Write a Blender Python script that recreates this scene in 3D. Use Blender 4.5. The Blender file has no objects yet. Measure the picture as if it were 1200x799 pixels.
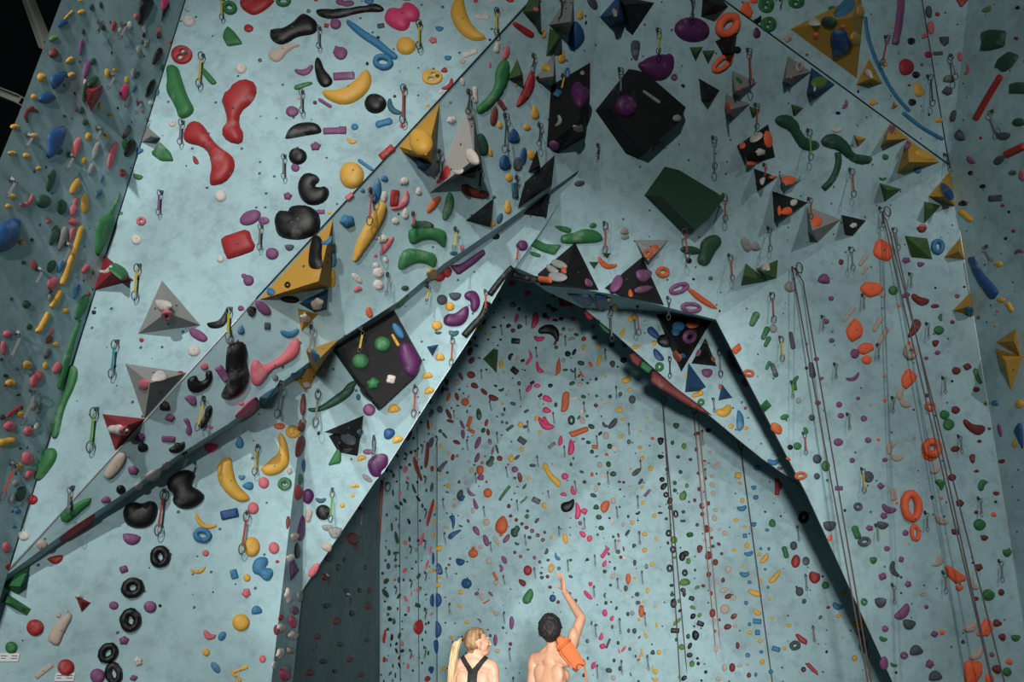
DATA = """
T 0 0 6
y 565 5 o 30 14 0
y 570 85 o 54 34 -20
d 645 50 o 50 32 90
d 710 35 o 50 26 80
B 440 165 o 78 46 -30
y 480 105 t 90 16 -45
P k 970,-5 1080,-10 1075,40 1040,120 975,190 966,130 @blade_hold
P v 1132,-5 1188,-5 1185,30 1135,92
P k 1190,10 1188,60 1140,152 1128,150 1140,85
r 800 182 o 76 30 100
l 842 215 o 40 26 80
Q e 855,170 830,272
w 910 178 o 54 36 90
s 955 115 o 46 30 90
w 1012 195 p 80 34 80
k 1012 248 o 34 24 90
s 1115 215 o 45 34 90
k 1118 252 o 42 34 110
e 978 365 o 92 38 80
e 1025 310 o 62 32 90
c 998 295 o 34 22 -60
c 1045 290 o 40 14 -80
k 1105 395 o 135 50 -62
s 1195 290 o 30 22 90
m 570 330 o 120 34 97
n 375 375 o 72 66 90
y 490 420 o 58 36 -35
y 497 528 o 66 36 -30
y 290 545 o 44 40 0
d 560 430 o 18 16 0
m 610 485 o 130 44 102
d 655 432 o 50 40 90
P B 350,555 370,520 440,505 468,500 455,540 420,600 385,632 360,615 @teardrop_hold
B 328 690 o 112 84 -12
y 755 515 o 68 40 80
y 810 490 o 36 30 0
Q e 775,525 745,628
k 785 370 o 24 14 100
d 650 575 o 105 52 -48
d 592 650 o 130 32 97
V r 600,635 720,600 717,660 642,785 612,720 / 655,640 ^0.25
y 890 562 o 50 30 90
v 873 645 o 112 56 100
e 897 705 o 112 36 95
c 945 622 o 64 26 -60
y 240 685 o 42 38 0
n 230 782 c 80 26 180
e 936 510 o 84 34 100
c 965 528 o 62 24 -60
g 1140 472 o 46 28 -70
k 1057 622 o 142 52 -65
c 1105 645 o 60 36 90
w 1060 720 o 44 36 90
s 988 725 o 52 36 90
Q e 965,710 940,800
s 1005 785 o 26 22 0
y 700 752 o 62 30 90
k 525 655 o 24 15 90
k 828 760 o 24 16 90
m 535 765 o 48 26 90
d 572 775 o 56 40 90
w 597 575 o 40 20 100
G 375 270 o 62 46 -20
d 585 222 o 44 26 90
Q k 690,150 678,235
d 727 195 o 44 32 90
T 200 0 6
e 115 72 c 42 14 30
w 130 150 s 88 82 0
r 80 388 2 150 130 0
Q y 372,-4 362,145
g 418 60 r 108 96 30
P r 478,-10 738,-10 718,30 650,85 585,112 545,95 495,60 @sloper_hold
g 795 14 r 108 80 0
P g 405,185 372,225 365,265 400,330 505,312 495,285 450,225 @wedge_hold
r 548 200 s 68 56 0
P k 695,225 720,210 800,200 860,165 905,115 940,97 985,115 1025,150 1037,190 1025,225 995,245 930,252 880,265 830,300 780,318 735,305 700,270 @dumbbell_hold
P l 685,380 715,350 790,320 870,303 910,312 905,328 860,340 820,370 780,425 740,442 700,420 @teardrop_hold
n 628 425 r 28 26 0
w 495 482 s 80 78 0
g 970 80 r 30 28 0
r 1095 180 q 34 30 10
m 1160 170 s 80 78 0
m 1190 12 o 60 50 0
m 1185 362 q 80 62 20
P k 1020,75 1070,65 1200,65 1380,40 1440,25 1490,45 1505,75 1470,88 1390,85 1300,100 1200,128 1120,138 1050,120 1025,95 @rail_hold
P k 1040,400 1015,420 1010,480 1030,570 1060,610 1090,618 1130,600 1143,570 1120,530 1080,490 1060,430 @teardrop_hold
Q e 1050,206 1040,338
m 940 492 c 128 44 -15
m 1183 540 q 72 50 -3
P g 860,610 920,585 995,572 1000,595 940,615 880,640 @bar_hold
Q e 930,652 920,795
l 900 690 o 28 26 0
k 1015 722 s 30 28 0
m 1085 725 b 110 36 32
m 855 785 s 92 78 0
Q y 232,395 195,608
P g 225,475 215,510 290,607 328,585 315,565 240,480 @bar_hold
r 1022 2 q 26 16 0
T 0 0 3
P g 582,235 625,228 640,280 660,340 692,395 632,428 615,370 582,320 590,290 @bowtie_hold
P r 775,345 830,288 885,278 907,315 890,360 845,395 840,440 858,470 850,510 800,500 775,465 800,430 792,390 @dumbbell_hold
P r 645,470 665,435 695,425 720,445 745,490 775,520 815,545 828,575 820,610 790,645 745,655 735,640 745,590 735,540 710,515 660,505 645,490 @dumbbell_hold
w 606 434 s 28 26 0
e 600 437 c 10 4 0
Q e 645,432 632,508
V e 515,443 565,485 530,500 498,500 / 530,478 ^0.15
P g 562,498 530,540 565,567 612,568 600,535 @wedge_hold
b 488 530 x 34 28 0
P r 678,545 690,552 702,575 690,580 678,568 @drop_hold
g 485 622 f 36 22 15
Q m 570,678 556,756
w 776 690 s 42 42 0
n 728 660 o 12 8 0
g 426 750 r 14 12 0
s 498 778 r 34 32 0
P g 350,800 385,740 425,665 418,700 400,740 365,830 352,900 338,900 @cucumber_hold
k 1047 550 s 64 60 0
m 1038 590 o 30 30 0
Q e 1003,552 996,628
P k 1000,487 1015,455 1050,432 1110,430 1130,450 1130,470 1090,475 1010,490 @half_moon_hold
m 1172 460 q 72 24 -2
m 1110 515 x 40 34 0
P k 1045,650 1060,620 1085,607 1115,615 1127,635 1105,655 1125,660 1150,655 1160,680 1145,710 1110,724 1075,718 1052,690 @kidney_hold
m 1012 690 x 32 32 0
P k 965,790 990,770 1020,760 1010,735 1040,720 1085,722 1120,745 1130,790 1115,825 1060,845 1000,840 975,825 @kidney_hold
m 880 765 o 80 50 -25
m 928 776 o 40 28 0
m 1128 745 q 28 16 0
y 1158 748 o 14 12 0
k 655 583 o 6 6 0
v 430 608 o 20 22 0
b 358 628 o 12 28 10
c 345 680 x 40 22 -60
y 263 655 o 62 30 115
d 178 635 o 80 30 105
d 152 708 o 52 48 -30
d 217 728 o 54 36 100
s 95 708 c 60 16 -40
s 258 740 o 44 26 100
s 265 710 o 40 18 100
y 298 715 o 70 28 95
e 320 595 o 44 22 105
e 338 530 o 66 24 105
s 395 545 o 100 26 105
Q e 340,450 325,500
y 376 478 o 22 20 0
s 268 520 o 80 28 105
P B 165,470 195,450 233,440 225,490 200,540 175,560 160,550 165,510 @teardrop_hold
d 208 532 o 26 24 0
k 445 465 o 55 22 -65
k 457 522 o 70 34 -70
g 437 505 o 40 18 90
y 118 478 o 26 22 0
y 92 548 o 24 22 0
y 42 538 o 30 16 0
y 52 446 o 30 20 0
y 42 690 o 24 20 0
y 28 725 o 20 18 0
n 100 400 c 60 14 110
Q e 35,630 15,695
Q e 95,475 78,520
y 118 340 o 20 20 0
y 145 272 o 30 30 0
d 300 430 o 24 22 0
y 295 565 o 28 18 90
y 385 408 o 16 14 0
Q e 242,545 228,600
y 135 592 o 18 16 0
s 170 776 o 20 22 0
B 40 790 o 70 40 -20
r 430 608 r 22 26 0
y 310 480 o 30 20 100
d 227 408 o 12 10 0
s 258 780 o 26 40 100
b 20 820 o 110 60 -45
k 460 590 o 6 6 0
T 400 0 6
m 45 25 o 95 44 -5
b 195 8 o 72 42 0
P v 300,120 320,75 370,58 420,70 425,40 450,22 500,25 545,65 555,110 540,145 510,158 485,150 480,190 450,218 400,218 340,185 310,155 @heart_hold
z 278 182 q 50 34 -10
k 258 265 o 26 26 0
P b 30,160 45,142 75,150 180,225 265,275 330,335 390,380 400,405 380,425 350,415 240,330 130,260 60,195 @rail_hold
y 455 325 s 138 125 0
b 295 443 r 146 114 12
k 182 448 o 28 22 90
m -5 375 o 100 92 0
m 18 535 q 152 56 -3
k 240 730 s 156 140 0
y 640 545 2 150 106 10
b 690 203 f 60 38 5
s 645 285 x 62 52 0
b 750 408 f 54 38 0
b 712 50 o 26 24 0
r 945 5 o 34 30 0
w 1060 5 b 62 28 0
l 1130 68 o 30 26 0
w 990 118 b 112 52 4
w 905 375 b 116 56 -20
l 850 432 o 50 34 0
Q y 1095,80 1092,245
w 1095 330 t 90 44 100
s 1158 370 o 100 52 105
s 1045 457 o 50 18 90
k 1045 280 o 22 20 0
r 725 495 x 50 42 0
r 750 595 c 100 30 -45
w 700 645 o 36 30 0
y 607 742 o 28 24 0
m 540 670 o 18 16 0
k 375 677 o 24 22 0
w 850 575 o 56 34 70
w 940 665 t 126 42 88
Q k 890,640 884,800
Q y 552,170 545,342
P y 805,-10 860,-10 870,50 890,120 930,190 1030,268 985,290 920,290 850,250 790,175 765,100 775,40 @banana_hold
r 368 345 o 18 14 30
k 460 -2 o 66 14 0
y 655 -2 o 40 12 0
r 1185 0 o 60 34 20
T 400 0 3
P y -70,318 0,318 50,285 88,240 105,262 108,295 85,335 40,365 0,370 -35,358 -62,340 @banana_hold
c 185 378 c 66 22 50
Q r 222,310 215,432
s 215 442 o 22 18 0
b 150 432 b 62 34 -15
b 47 446 o 26 24 0
m 5 458 q 26 28 0
y 37 494 c 36 15 15
y 37 617 s 86 96 0
b 85 580 b 66 18 35
r 160 535 q 62 26 -42
s 28 690 q 30 18 -42
P g 540,250 560,212 585,208 592,240 585,290 560,340 520,385 485,405 473,390 480,370 515,340 540,300 @cucumber_hold
n 565 370 q 42 18 55
n 537 410 o 70 26 100
y 557 440 o 26 20 90
Q k 572,402 574,535
P B 605,447 625,470 628,498 610,508 585,500 590,470 @teardrop_hold
y 652 448 o 26 24 0
Q k 692,436 694,512
y 680 395 p 52 34 -95
y 615 298 o 14 14 0
V G 618,207 637,258 630,282 585,278 / 632,262 ^0.2
y 523 535 o 32 20 80
P B 575,538 592,560 596,590 575,603 555,592 555,560 @teardrop_hold
z 620 578 o 50 34 100
B 640 550 o 64 24 95
y 667 545 o 34 28 90
V k 688,525 700,590 657,605 / 690,585 ^0.15
V k 750,545 740,650 620,733 645,640 690,600 / 705,640 ^0.35
V k 735,660 722,765 632,752 / 705,725 ^0.25
y 590 625 o 30 26 90
c 610 670 q 56 22 85
Q k 613,622 610,692
y 585 727 p 50 30 -90
V k 535,697 525,799 437,775 / 512,745 ^0.3
y 530 788 o 26 20 0
c 557 768 o 40 20 110
c 537 693 o 14 12 0
P n 420,650 440,643 470,665 522,672 515,697 480,700 440,688 425,672 @horn_hold
Q k 483,592 485,668
P g 375,672 392,680 398,715 385,755 365,778 352,768 360,725 @cucumber_hold
w 222 637 s 28 28 0
w 272 672 p 30 26 -90
r 187 697 q 60 30 -85
s 210 708 c 84 24 -50
o 325 718 o 76 26 -52
w 225 750 p 42 28 -90
w 190 777 o 26 26 0
b 123 672 o 90 34 -80
b 152 628 o 26 24 0
Q r 100,665 98,790
w 150 692 o 40 24 95
s 98 662 o 16 14 0
b 75 670 o 18 16 0
P y 150,708 160,725 155,760 120,828 60,913 42,923 38,908 60,828 110,748 130,713 @banana_hold
b 20 777 x 54 54 0
V y 345,362 318,577 215,535 203,515 / 300,545 ^0.35
y 280 500 s 80 90 0
V B 255,555 318,577 298,600 268,590 / 290,575 ^0.2
V w 440,380 465,400 495,575 310,678 340,640 355,585 / 468,560 ^0.45
V r 395,493 460,437 480,532 / 470,505 ^0.1
w 460 552 o 62 40 60
w 408 600 c 40 14 0
V G 490,575 467,627 420,618 / 470,605 ^0.2
P r 370,573 385,600 380,635 345,652 325,645 352,620 @horn_hold
Q k 342,532 340,622
Q k 443,320 447,402
w 387 422 x 36 30 0
w 425 285 o 26 18 70
d 495 510 o 80 44 80
d 285 795 o 80 40 0
Q r 250,750 250,800
T 600 0 6
V G 130,-30 197,-30 197,80 165,163 75,85 / 180,70 ^0.3
s 165 65 o 40 30 0
P r 0,165 20,147 150,225 155,250 125,275 10,185 @bar_hold
V e 325,75 400,-40 432,-40 435,150 390,243 258,175 / 415,152 ^0.4
Q k 338,-10 341,158
y 480 103 p 76 50 -80
k 520 160 o 34 15 100
y 220 235 r 66 38 95
V G 265,195 350,255 300,360 240,395 / 335,258 ^0.25
P B 435,150 460,150 500,210 510,270 480,320 430,362 405,355 392,310 400,240 @teardrop_hold
y 350 400 p 96 62 -85
V e 298,365 300,535 280,610 162,555 / 292,535 ^0.3
y 238 475 s 66 56 0
k 180 545 o 26 20 0
Q k 145,388 140,490
P r 130,490 150,500 160,560 150,630 110,700 60,745 25,757 35,715 70,640 100,560 @horn_hold
V k 550,440 548,700 520,960 320,1080 244,1030 275,600 / 470,850 ^0.45
P p 410,650 420,600 460,577 490,590 505,620 540,625 553,655 535,690 500,745 470,755 430,720 @heart_hold
b 320 655 x 60 56 0
e 495 512 o 34 30 0
b 385 515 r 84 42 95
Q y 350,530 345,640
e 325 850 c 80 26 -75
l 465 900 x 80 56 0
m 297 1022 o 74 66 0
Q k 600,1020 598,1100
z 565 20 o 110 60 60
V B 735,-15 760,-15 805,160 695,193 615,120 / 750,100 ^0.4
l 722 90 x 60 40 80
V k 745,-30 1000,20 848,248 / 790,30 ^0.4
P z 840,283 890,283 905,310 885,420 870,432 845,405 832,340 @pinch_hold
Q y 1018,208 1030,378
P p 885,470 890,440 915,432 950,405 1040,378 1085,385 1105,372 1135,395 1140,460 1110,530 1060,570 1000,570 940,530 905,495 @bean_hold
m 1138 542 r 48 46 0
V k 820,485 872,492 1195,770 1150,880 890,1116 800,1080 586,778 / 860,760 ^0.25 %.85
p 800 745 s 150 158 0
e 980 680 t 150 26 35
e 1160 830 o 60 50 0
e 1040 1030 c 90 40 180
Q e 750,487 765,675
k 1195 600 o 16 16 0
k 880 1075 o 18 18 0
z 475 1290 o 80 40 -10
T 800 0 6
p 65 210 o 252 176 5
Q k 58,-6 65,130
V k 140,-10 270,-10 320,45 240,95 130,118 / 230,25 ^0.3
O 310 180 r 200 160 -45
V k 385,212 365,380 280,380 228,290 / 340,350 ^0.3
k 383 352 o 58 52 0
O 272 448 r 180 96 -38
V G 48,332 143,330 95,410 / 92,375 ^0.15
V G 135,355 228,355 180,435 / 182,395 ^0.15
k 235 375 o 14 12 0
V k 115,552 260,635 190,718 130,710 / 180,680 ^0.25
k 5 605 o 30 22 90
V e 345,495 525,580 405,685 350,665 / 370,640 ^0.3
g 395 565 o 60 26 50
O 402 622 o 26 22 0
Q r 450,350 485,598
V e 300,660 475,730 370,830 305,800 / 325,775 ^0.3
O 320 752 o 80 40 75
V G 465,745 545,775 500,830 / 495,790 ^0.12
Q r 505,735 522,910
P O 400,70 430,15 465,10 480,60 495,90 480,130 440,110 @flake_hold
O 500 6 o 62 40 0
g 585 35 2 110 114 0
g 600 172 2 112 108 0
g 797 15 2 114 90 0
Q e 680,-5 690,48
P k 555,100 550,160 510,172 488,145 530,125 @horn_hold
P p 515,180 550,225 545,265 510,275 490,240 @drop_hold
l 735 272 x 62 56 0
m 872 385 r 22 20 0
m 870 385 o 10 8 0
V e 740,395 905,505 770,605 700,575 / 725,550 ^0.3
l 815 475 r 60 72 10
O 765 535 o 34 20 90
V B 905,475 1070,595 945,690 870,660 / 915,640 ^0.3
G 960 580 o 110 80 0
w 930 620 o 44 16 95
V y 756,205 1250,-40 1270,120 1224,550 / 1190,120 ^0.5
b 1140 60 o 180 90 -38
P B 1050,215 1090,205 1150,210 1165,260 1185,310 1170,360 1110,385 1060,405 1045,370 1060,320 1030,290 @knob_hold
d 1030 156 o 112 80 0
w 924 155 f 90 54 180
V G 960,205 1005,210 995,250 / 985,225 ^0.05
O 937 250 s 40 38 0
O 1125 188 o 36 28 0
g 1048 58 o 52 34 0
y 1248 80 o 100 50 80
y 1215 270 o 100 60 80
m 1140 735 c 68 26 -70
k 1092 795 o 34 26 0
V G 762,732 850,760 795,815 / 785,775 ^0.12
T 800 0 3
L b 13 640,58 650,130 668,185 690,235 740,330 798,392
L b 14 772,395 840,450 915,490
L m 24 768,-8 760,80 745,158
y 735 93 r 12 14 0
Q r 710,130 700,228
y 710 225 o 22 20 0
V y 655,207 702,293 610,297 / 662,275 ^0.2
w 655 260 x 34 28 60
k 803 145 s 26 26 0
P r 757,225 775,205 795,207 811,225 810,255 785,267 765,262 @sloper_hold
z 840 227 r 12 10 0
k 820 263 s 26 26 0
r 796 300 o 12 10 0
P y 813,300 825,286 838,300 850,325 845,338 825,343 812,330 @half_moon_hold
k 806 360 s 26 26 0
Q k 858,268 880,372
y 667 360 s 24 24 0
V y 742,355 758,372 735,385 / 744,372 ^0.08
k 617 322 o 12 8 90
z 865 42 o 46 24 85
r 896 50 s 18 16 0
P s 860,80 875,72 885,85 884,120 868,122 858,105 @pinch_hold
s 850 127 o 24 18 -20
P z 900,130 935,127 938,150 920,165 905,150 @wedge_hold
r 863 192 s 26 24 0
z 898 188 q 34 14 -4
Q e 942,194 962,278
s 975 200 o 36 20 85
s 1000 245 c 38 12 -75
z 935 278 f 42 30 180
P z 908,325 928,300 948,312 948,330 930,338 @wedge_hold
z 952 408 o 46 26 110
y 900 422 o 28 20 0
k 866 403 o 12 8 90
z 975 477 f 44 34 60
Q e 1090,390 1112,470
z 1128 478 f 52 30 0
r 1048 485 o 12 11 0
m 1015 562 c 32 18 40
k 1012 608 o 20 16 0
k 1055 655 o 22 16 -10
z 1160 607 o 28 20 0
L r 22 1120,265 1080,330 1028,422
L r 28 1205,512 1135,545
z 1112 563 o 42 28 -35
P d 1052,112 1080,103 1138,108 1132,165 1085,178 1050,180 @block_hold
P d 1145,180 1185,195 1160,235 1130,255 1098,235 1110,205 @block_hold
P d 1150,295 1175,288 1210,290 1210,330 1150,330 @block_hold
d 1182 430 o 44 32 0
P r 955,-8 1012,-8 978,30 @wedge_hold
G 1072 32 f 38 22 -30
k 1178 27 s 16 14 0
n 1173 135 o 16 14 0
s 1198 615 s 30 44 0
z 1100 697 q 48 22 -4
r 1125 722 o 14 12 0
k 1147 745 o 12 10 0
k 985 715 f 30 22 180
y 995 758 b 60 30 40
V k 190,513 300,437 325,553 240,575 / 225,535 ^0.3
O 300 490 o 60 30 85
O 210 512 o 26 18 -45
w 258 482 o 54 26 -30
w 272 535 x 34 28 0
V e 215,535 260,578 222,602 / 235,580 ^0.15
O 243 573 o 32 18 0
V k 250,592 333,622 262,675 / 268,640 ^0.25
w 280 636 x 22 26 0
O 315 622 o 24 12 0
V e 338,610 420,630 352,680 / 362,652 ^0.25
O 372 633 o 48 30 10
V k 315,672 440,712 322,782 / 342,760 ^0.3
w 390 712 o 26 22 0
O 365 742 f 40 28 180
O 340 740 o 34 12 85
V e 437,725 555,772 475,852 440,815 / 455,810 ^0.3
O 470 778 o 44 34 60
V k 558,755 645,775 600,835 570,825 / 582,800 ^0.2
w 600 792 x 26 18 0
Q r 440,698 452,768
Q r 140,685 150,778
Q e 103,483 113,595
Q r 283,578 288,628
Q g 437,458 452,562
Q r 585,595 603,692
Q n 690,730 705,800
P d 320,425 335,405 375,402 405,430 415,465 440,490 475,495 480,520 450,532 415,525 392,490 375,460 340,445 @bean_hold
P d 485,490 510,470 545,470 580,500 600,540 640,545 665,550 660,575 620,580 580,560 550,530 510,520 488,510 @bean_hold
L d 22 545,535 548,580 525,635 492,665
V G 382,366 425,380 395,408 / 395,385 ^0.12
w 540 455 c 36 15 0
V y 600,473 645,487 617,517 / 617,492 ^0.12
g 712 552 s 22 22 0
b 825 597 s 26 26 0
V y 730,432 792,487 695,514 / 715,492 ^0.25
m 735 455 o 30 20 100
V y 790,487 903,570 753,608 / 795,570 ^0.3
y 850 545 o 70 28 25
m 792 510 o 20 26 0
g 703 627 c 26 10 0
V G 692,643 770,665 710,710 / 718,668 ^0.2
V y 942,598 957,725 863,690 / 930,692 ^0.3
B 930 675 o 66 34 55
V G 850,708 908,722 848,787 / 862,735 ^0.2
Q k 917,543 942,602
s 843 795 o 26 16 0
T 0 0 1
V d 779,195 839,231 818,258 800,274 755,229 / 797,232 ^0.3 %.86
T 0 266 3
B 15 35 o 130 90 -50
y 76 55 o 24 24 0
k 112 45 o 12 14 0
d 190 30 o 76 30 108
e 218 40 o 90 30 105
Q e 232,60 215,135
s 252 22 o 60 18 110
b 215 135 o 56 20 -65
d 180 138 o 48 30 110
d 83 125 o 18 14 0
s 118 133 o 24 36 0
Q e 130,146 112,208
s 185 198 o 54 36 110
e 178 242 o 40 18 110
s 300 147 o 40 20 -55
g 325 157 o 18 10 90
s 378 24 o 38 26 -70
P g 335,-20 400,-60 395,5 375,50 345,105 332,90 335,30 @cucumber_hold
L y 20 286,-5 262,80 236,150 216,205
L y 20 214,222 180,285
L y 20 172,300 150,340 130,372
b 267 225 o 56 22 110
d 93 272 s 28 30 0
g 286 282 o 100 36 112
d 40 252 o 12 12 0
d 103 350 o 20 24 0
y 230 294 o 22 22 0
s 25 377 s 30 28 0
s 12 425 o 20 52 0
Q e 55,370 26,470
s 180 366 o 24 16 110
n 172 395 o 36 20 115
y 194 413 o 24 20 0
z 165 445 o 42 24 110
y 95 485 s 34 32 0
y 160 488 o 20 28 0
s 200 495 o 46 28 115
k 60 497 o 12 14 0
s 127 532 o 66 38 115
k 20 523 q 16 12 20
y 36 548 s 34 30 0
r 18 556 o 12 10 0
k 65 590 o 16 8 -20
P r 20,660 75,622 78,632 25,676 @bar_hold
k 8 668 o 20 20 0
Q e 107,570 76,695
e 118 625 o 40 22 110
e 138 638 o 44 26 110
y 72 658 o 24 30 110
w 128 700 o 24 16 110
s 32 700 s 40 38 0
s 100 718 s 34 36 0
y 25 755 b 60 40 -12
k 72 778 o 10 8 0
d 5 465 o 12 14 0
P g 288,320 270,370 245,480 215,570 200,572 203,530 225,450 255,370 270,335 @cucumber_hold
P g 240,490 265,486 277,510 265,560 225,640 207,740 188,748 180,730 195,650 230,570 238,530 @cucumber_hold
r 314 238 o 10 14 0
w 480 45 s 40 38 0
P r 775,45 795,30 860,8 878,15 885,40 898,65 890,85 850,100 800,115 788,90 @block_hold
w 775 112 s 28 28 0
Q e 922,-3 910,80
P k 962,-30 980,-55 1000,-60 1125,-30 1127,-5 1095,25 1050,48 1000,40 970,10 @sloper_hold
m 957 94 s 46 44 0
z 1018 72 f 34 26 0
m 874 188 s 38 40 0
m 858 172 o 20 18 0
V r 368,98 470,187 328,224 / 395,160 ^0.2
w 370 150 c 50 14 -20
g 415 155 t 80 36 35
Q y 493,138 472,256
V e 570,188 705,345 486,375 / 585,300 ^0.25
w 575 275 x 60 44 20
s 587 306 r 40 38 0
k 330 300 s 16 16 0
P k 725,340 735,335 770,330 790,300 797,280 804,290 802,330 785,352 760,358 735,355 @crescent_hold
m 847 286 o 24 20 0
P m 658,375 680,348 738,388 715,412 @bar_hold
w 682 435 s 46 42 0
r 498 398 s 16 16 0
Q c 415,405 390,530
V e 440,480 655,512 508,675 / 528,548 ^0.3
s 508 552 x 36 42 0
w 560 525 f 60 34 170
r 635 510 o 22 10 0
V r 360,657 510,674 405,785 / 440,700 ^0.25
w 415 712 x 66 42 10
s 435 714 r 40 36 0
Q g 343,642 315,790
V y 912,255 1170,-25 1162,212 / 1120,190 ^0.35
P k 1083,130 1090,70 1105,35 1122,28 1135,50 1130,100 1138,140 1120,150 1092,146 @drop_hold
b 1148 48 c 44 16 -30
k 1012 204 r 22 22 0
b 952 228 f 30 30 40
r 1157 100 o 14 14 0
y 1168 180 o 66 26 90
V B 1050,268 1155,215 1148,290 1105,300 / 1130,262 ^0.2
w 1115 270 x 50 40 0
V y 1046,285 1120,305 1060,368 / 1075,300 ^0.15
w 1072 320 x 36 34 0
b 1172 115 o 56 24 90
k 1020 255 o 66 26 5
Q y 813,290 800,395
k 884 296 f 34 40 0
m 925 285 o 70 36 45
z 940 348 q 22 26 0
b 847 360 p 36 30 -90
b 1018 370 c 62 24 -5
P s 880,475 905,462 920,485 945,480 990,450 1025,400 1045,385 1057,410 1050,450 1010,480 960,500 930,540 905,563 880,545 @dumbbell_hold
P k 800,415 830,400 862,405 870,440 865,470 877,510 872,550 845,590 800,608 776,600 780,580 800,545 792,500 795,450 @dumbbell_hold
e 815 400 c 44 18 0
m 783 515 q 60 30 55
s 718 490 s 28 26 0
P k 655,540 670,525 692,520 700,545 725,535 720,510 745,500 748,530 735,560 700,582 665,582 @u_shaped_hold
P m 645,600 660,590 680,592 690,595 692,625 675,630 660,615 @jug_hold
k 580 630 f 38 38 180
m 597 670 x 36 32 0
Q y 713,600 692,715
P k 725,630 748,625 745,660 720,705 700,710 695,690 715,670 @pinch_hold
P m 640,675 660,668 670,690 678,720 660,735 650,715 660,700 @jug_hold
m 592 745 q 48 22 5
m 492 740 x 36 40 60
k 502 775 o 36 34 0
P k 590,780 610,770 620,755 635,760 650,750 652,775 630,795 600,795 @jug_hold
s 740 703 o 18 14 0
s 848 620 o 20 16 0
z 968 530 s 22 24 0
P v 820,670 850,640 890,600 908,598 910,625 890,650 850,675 @half_moon_hold
V c 912,600 980,555 985,540 915,650 / 940,600 ^0.1
V y 1080,435 1190,395 1100,540 / 1125,460 ^0.2
V y 1020,515 1085,470 1145,500 1075,578 / 1085,500 ^0.2
b 1108 452 o 50 24 60
b 1050 515 c 50 24 -20
w 1080 555 x 30 26 0
w 1138 500 o 24 20 0
P d 1078,635 1120,635 1180,590 1240,548 1252,575 1200,620 1130,650 1090,652 @sausage_hold
Q e 1092,350 1085,450
Q e 1118,575 1108,700
Q e 985,545 972,670
y 1030 720 s 54 48 0
o 983 700 o 24 40 90
b 843 757 p 44 34 -90
v 742 775 f 50 36 0
P y 975,730 990,720 1012,760 1020,830 1000,855 960,862 935,840 935,832 965,815 985,780 @banana_hold
Q y 905,770 893,870
n 1065 625 o 80 20 92
l 1070 685 o 30 26 0
n 1055 770 o 80 30 100
n 1060 700 o 50 24 90
k 1120 725 o 12 14 0
P g 1150,840 1190,770 1200,765 1200,830 @wedge_hold
T 400 266 3
V k -40,420 185,290 285,470 265,520 130,645 60,560 / 120,500 ^0.25 %.88
g 145 412 s 58 56 0
g 68 472 s 60 56 0
P p 200,425 215,402 240,405 265,440 280,480 268,515 245,530 225,510 205,470 @half_moon_hold
V B 135,497 212,545 137,597 / 150,560 ^0.15
w 175 535 x 40 36 0
b 200 365 o 62 28 60
y 190 397 t 50 12 60
g 112 550 x 50 44 0
k 85 585 c 60 24 60
c 60 598 o 16 24 0
Q y 65,350 62,440
m 98 642 s 44 44 0
y 184 638 f 44 34 170
P B 148,715 165,705 188,712 190,730 170,748 150,745 @drop_hold
y 197 746 f 40 28 160
V k 78,662 70,740 -60,720 / 60,735 ^0.25
b 68 720 o 22 22 0
z 25 740 o 60 46 30
c 115 765 o 16 60 0
m 95 790 o 40 20 0
P d -10,595 20,550 50,536 58,550 35,575 0,605 @sausage_hold
y 303 522 f 38 24 170
y 308 575 f 38 26 160
V B 300,420 342,412 320,455 / 320,425 ^0.15
y 347 457 f 34 30 180
y 336 346 s 38 34 0
z 340 372 f 26 12 0
z 354 256 s 38 38 0
y 381 279 s 34 32 0
z 400 243 f 44 32 0
c 395 370 c 32 20 0
P p 357,320 375,303 400,305 430,280 447,275 450,310 430,345 395,352 360,345 @bean_hold
P p 430,235 450,222 475,225 490,255 485,285 465,305 452,285 455,260 435,255 @bean_hold
L k 22 603,140 560,185 520,240 #F
L k 26 515,262 500,310 465,345 430,385 #F
Q r 388,390 386,485
Q r 504,225 506,300
Q y 298,195 298,262
Q r 258,560 254,665
Q r 618,65 616,125
p 637 65 s 38 40 0
P g 232,30 240,5 275,0 330,0 370,15 368,45 362,80 330,45 285,45 245,68 @banana_hold
P g 195,140 210,85 245,72 300,85 338,95 330,150 300,130 260,125 210,155 @banana_hold
w 145 42 x 40 36 0
s 160 65 o 78 24 -55
s 120 100 o 14 14 0
w 157 115 o 20 20 0
w 122 135 s 22 22 0
w 130 160 s 38 40 0
w 130 203 s 36 38 0
w 55 180 o 46 22 45
s 57 218 f 32 22 160
Q e 160,165 158,240
c 395 92 o 16 28 90
Q y 398,5 395,80
s 425 73 o 16 20 0
P p 380,135 420,130 500,75 508,95 470,130 410,172 @block_hold #F
d 224 215 o 28 20 0
o 98 300 o 40 26 80
r 345 175 s 40 36 0
y 320 165 o 40 34 0
r 372 158 o 34 40 0
k 543 33 o 30 22 0
P G 190,275 235,235 240,242 200,285 @bar_hold
P g 655,60 680,40 720,60 775,62 750,100 700,85 @wedge_hold
P g 770,35 780,25 820,20 850,5 895,10 918,30 920,50 880,58 770,62 @half_moon_hold
P g 745,-5 770,-5 800,0 812,10 800,25 765,12 @horn_hold
P g 660,85 690,90 705,100 690,108 665,98 @drop_hold
g 885 -5 o 26 20 0
V k 822,55 905,222 700,205 690,165 / 770,200 ^0.4
o 782 152 x 24 24 0
P m 855,185 865,178 882,195 882,212 860,208 @drop_hold
e 765 130 o 60 26 20
e 740 148 f 50 26 30
e 760 175 o 70 30 5
o 715 185 x 60 28 10
V e 1030,45 1150,45 1080,135 / 1078,118 ^0.25
o 1078 97 r 38 34 0
o 1103 75 f 34 24 200
e 1060 65 o 40 14 30
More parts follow.
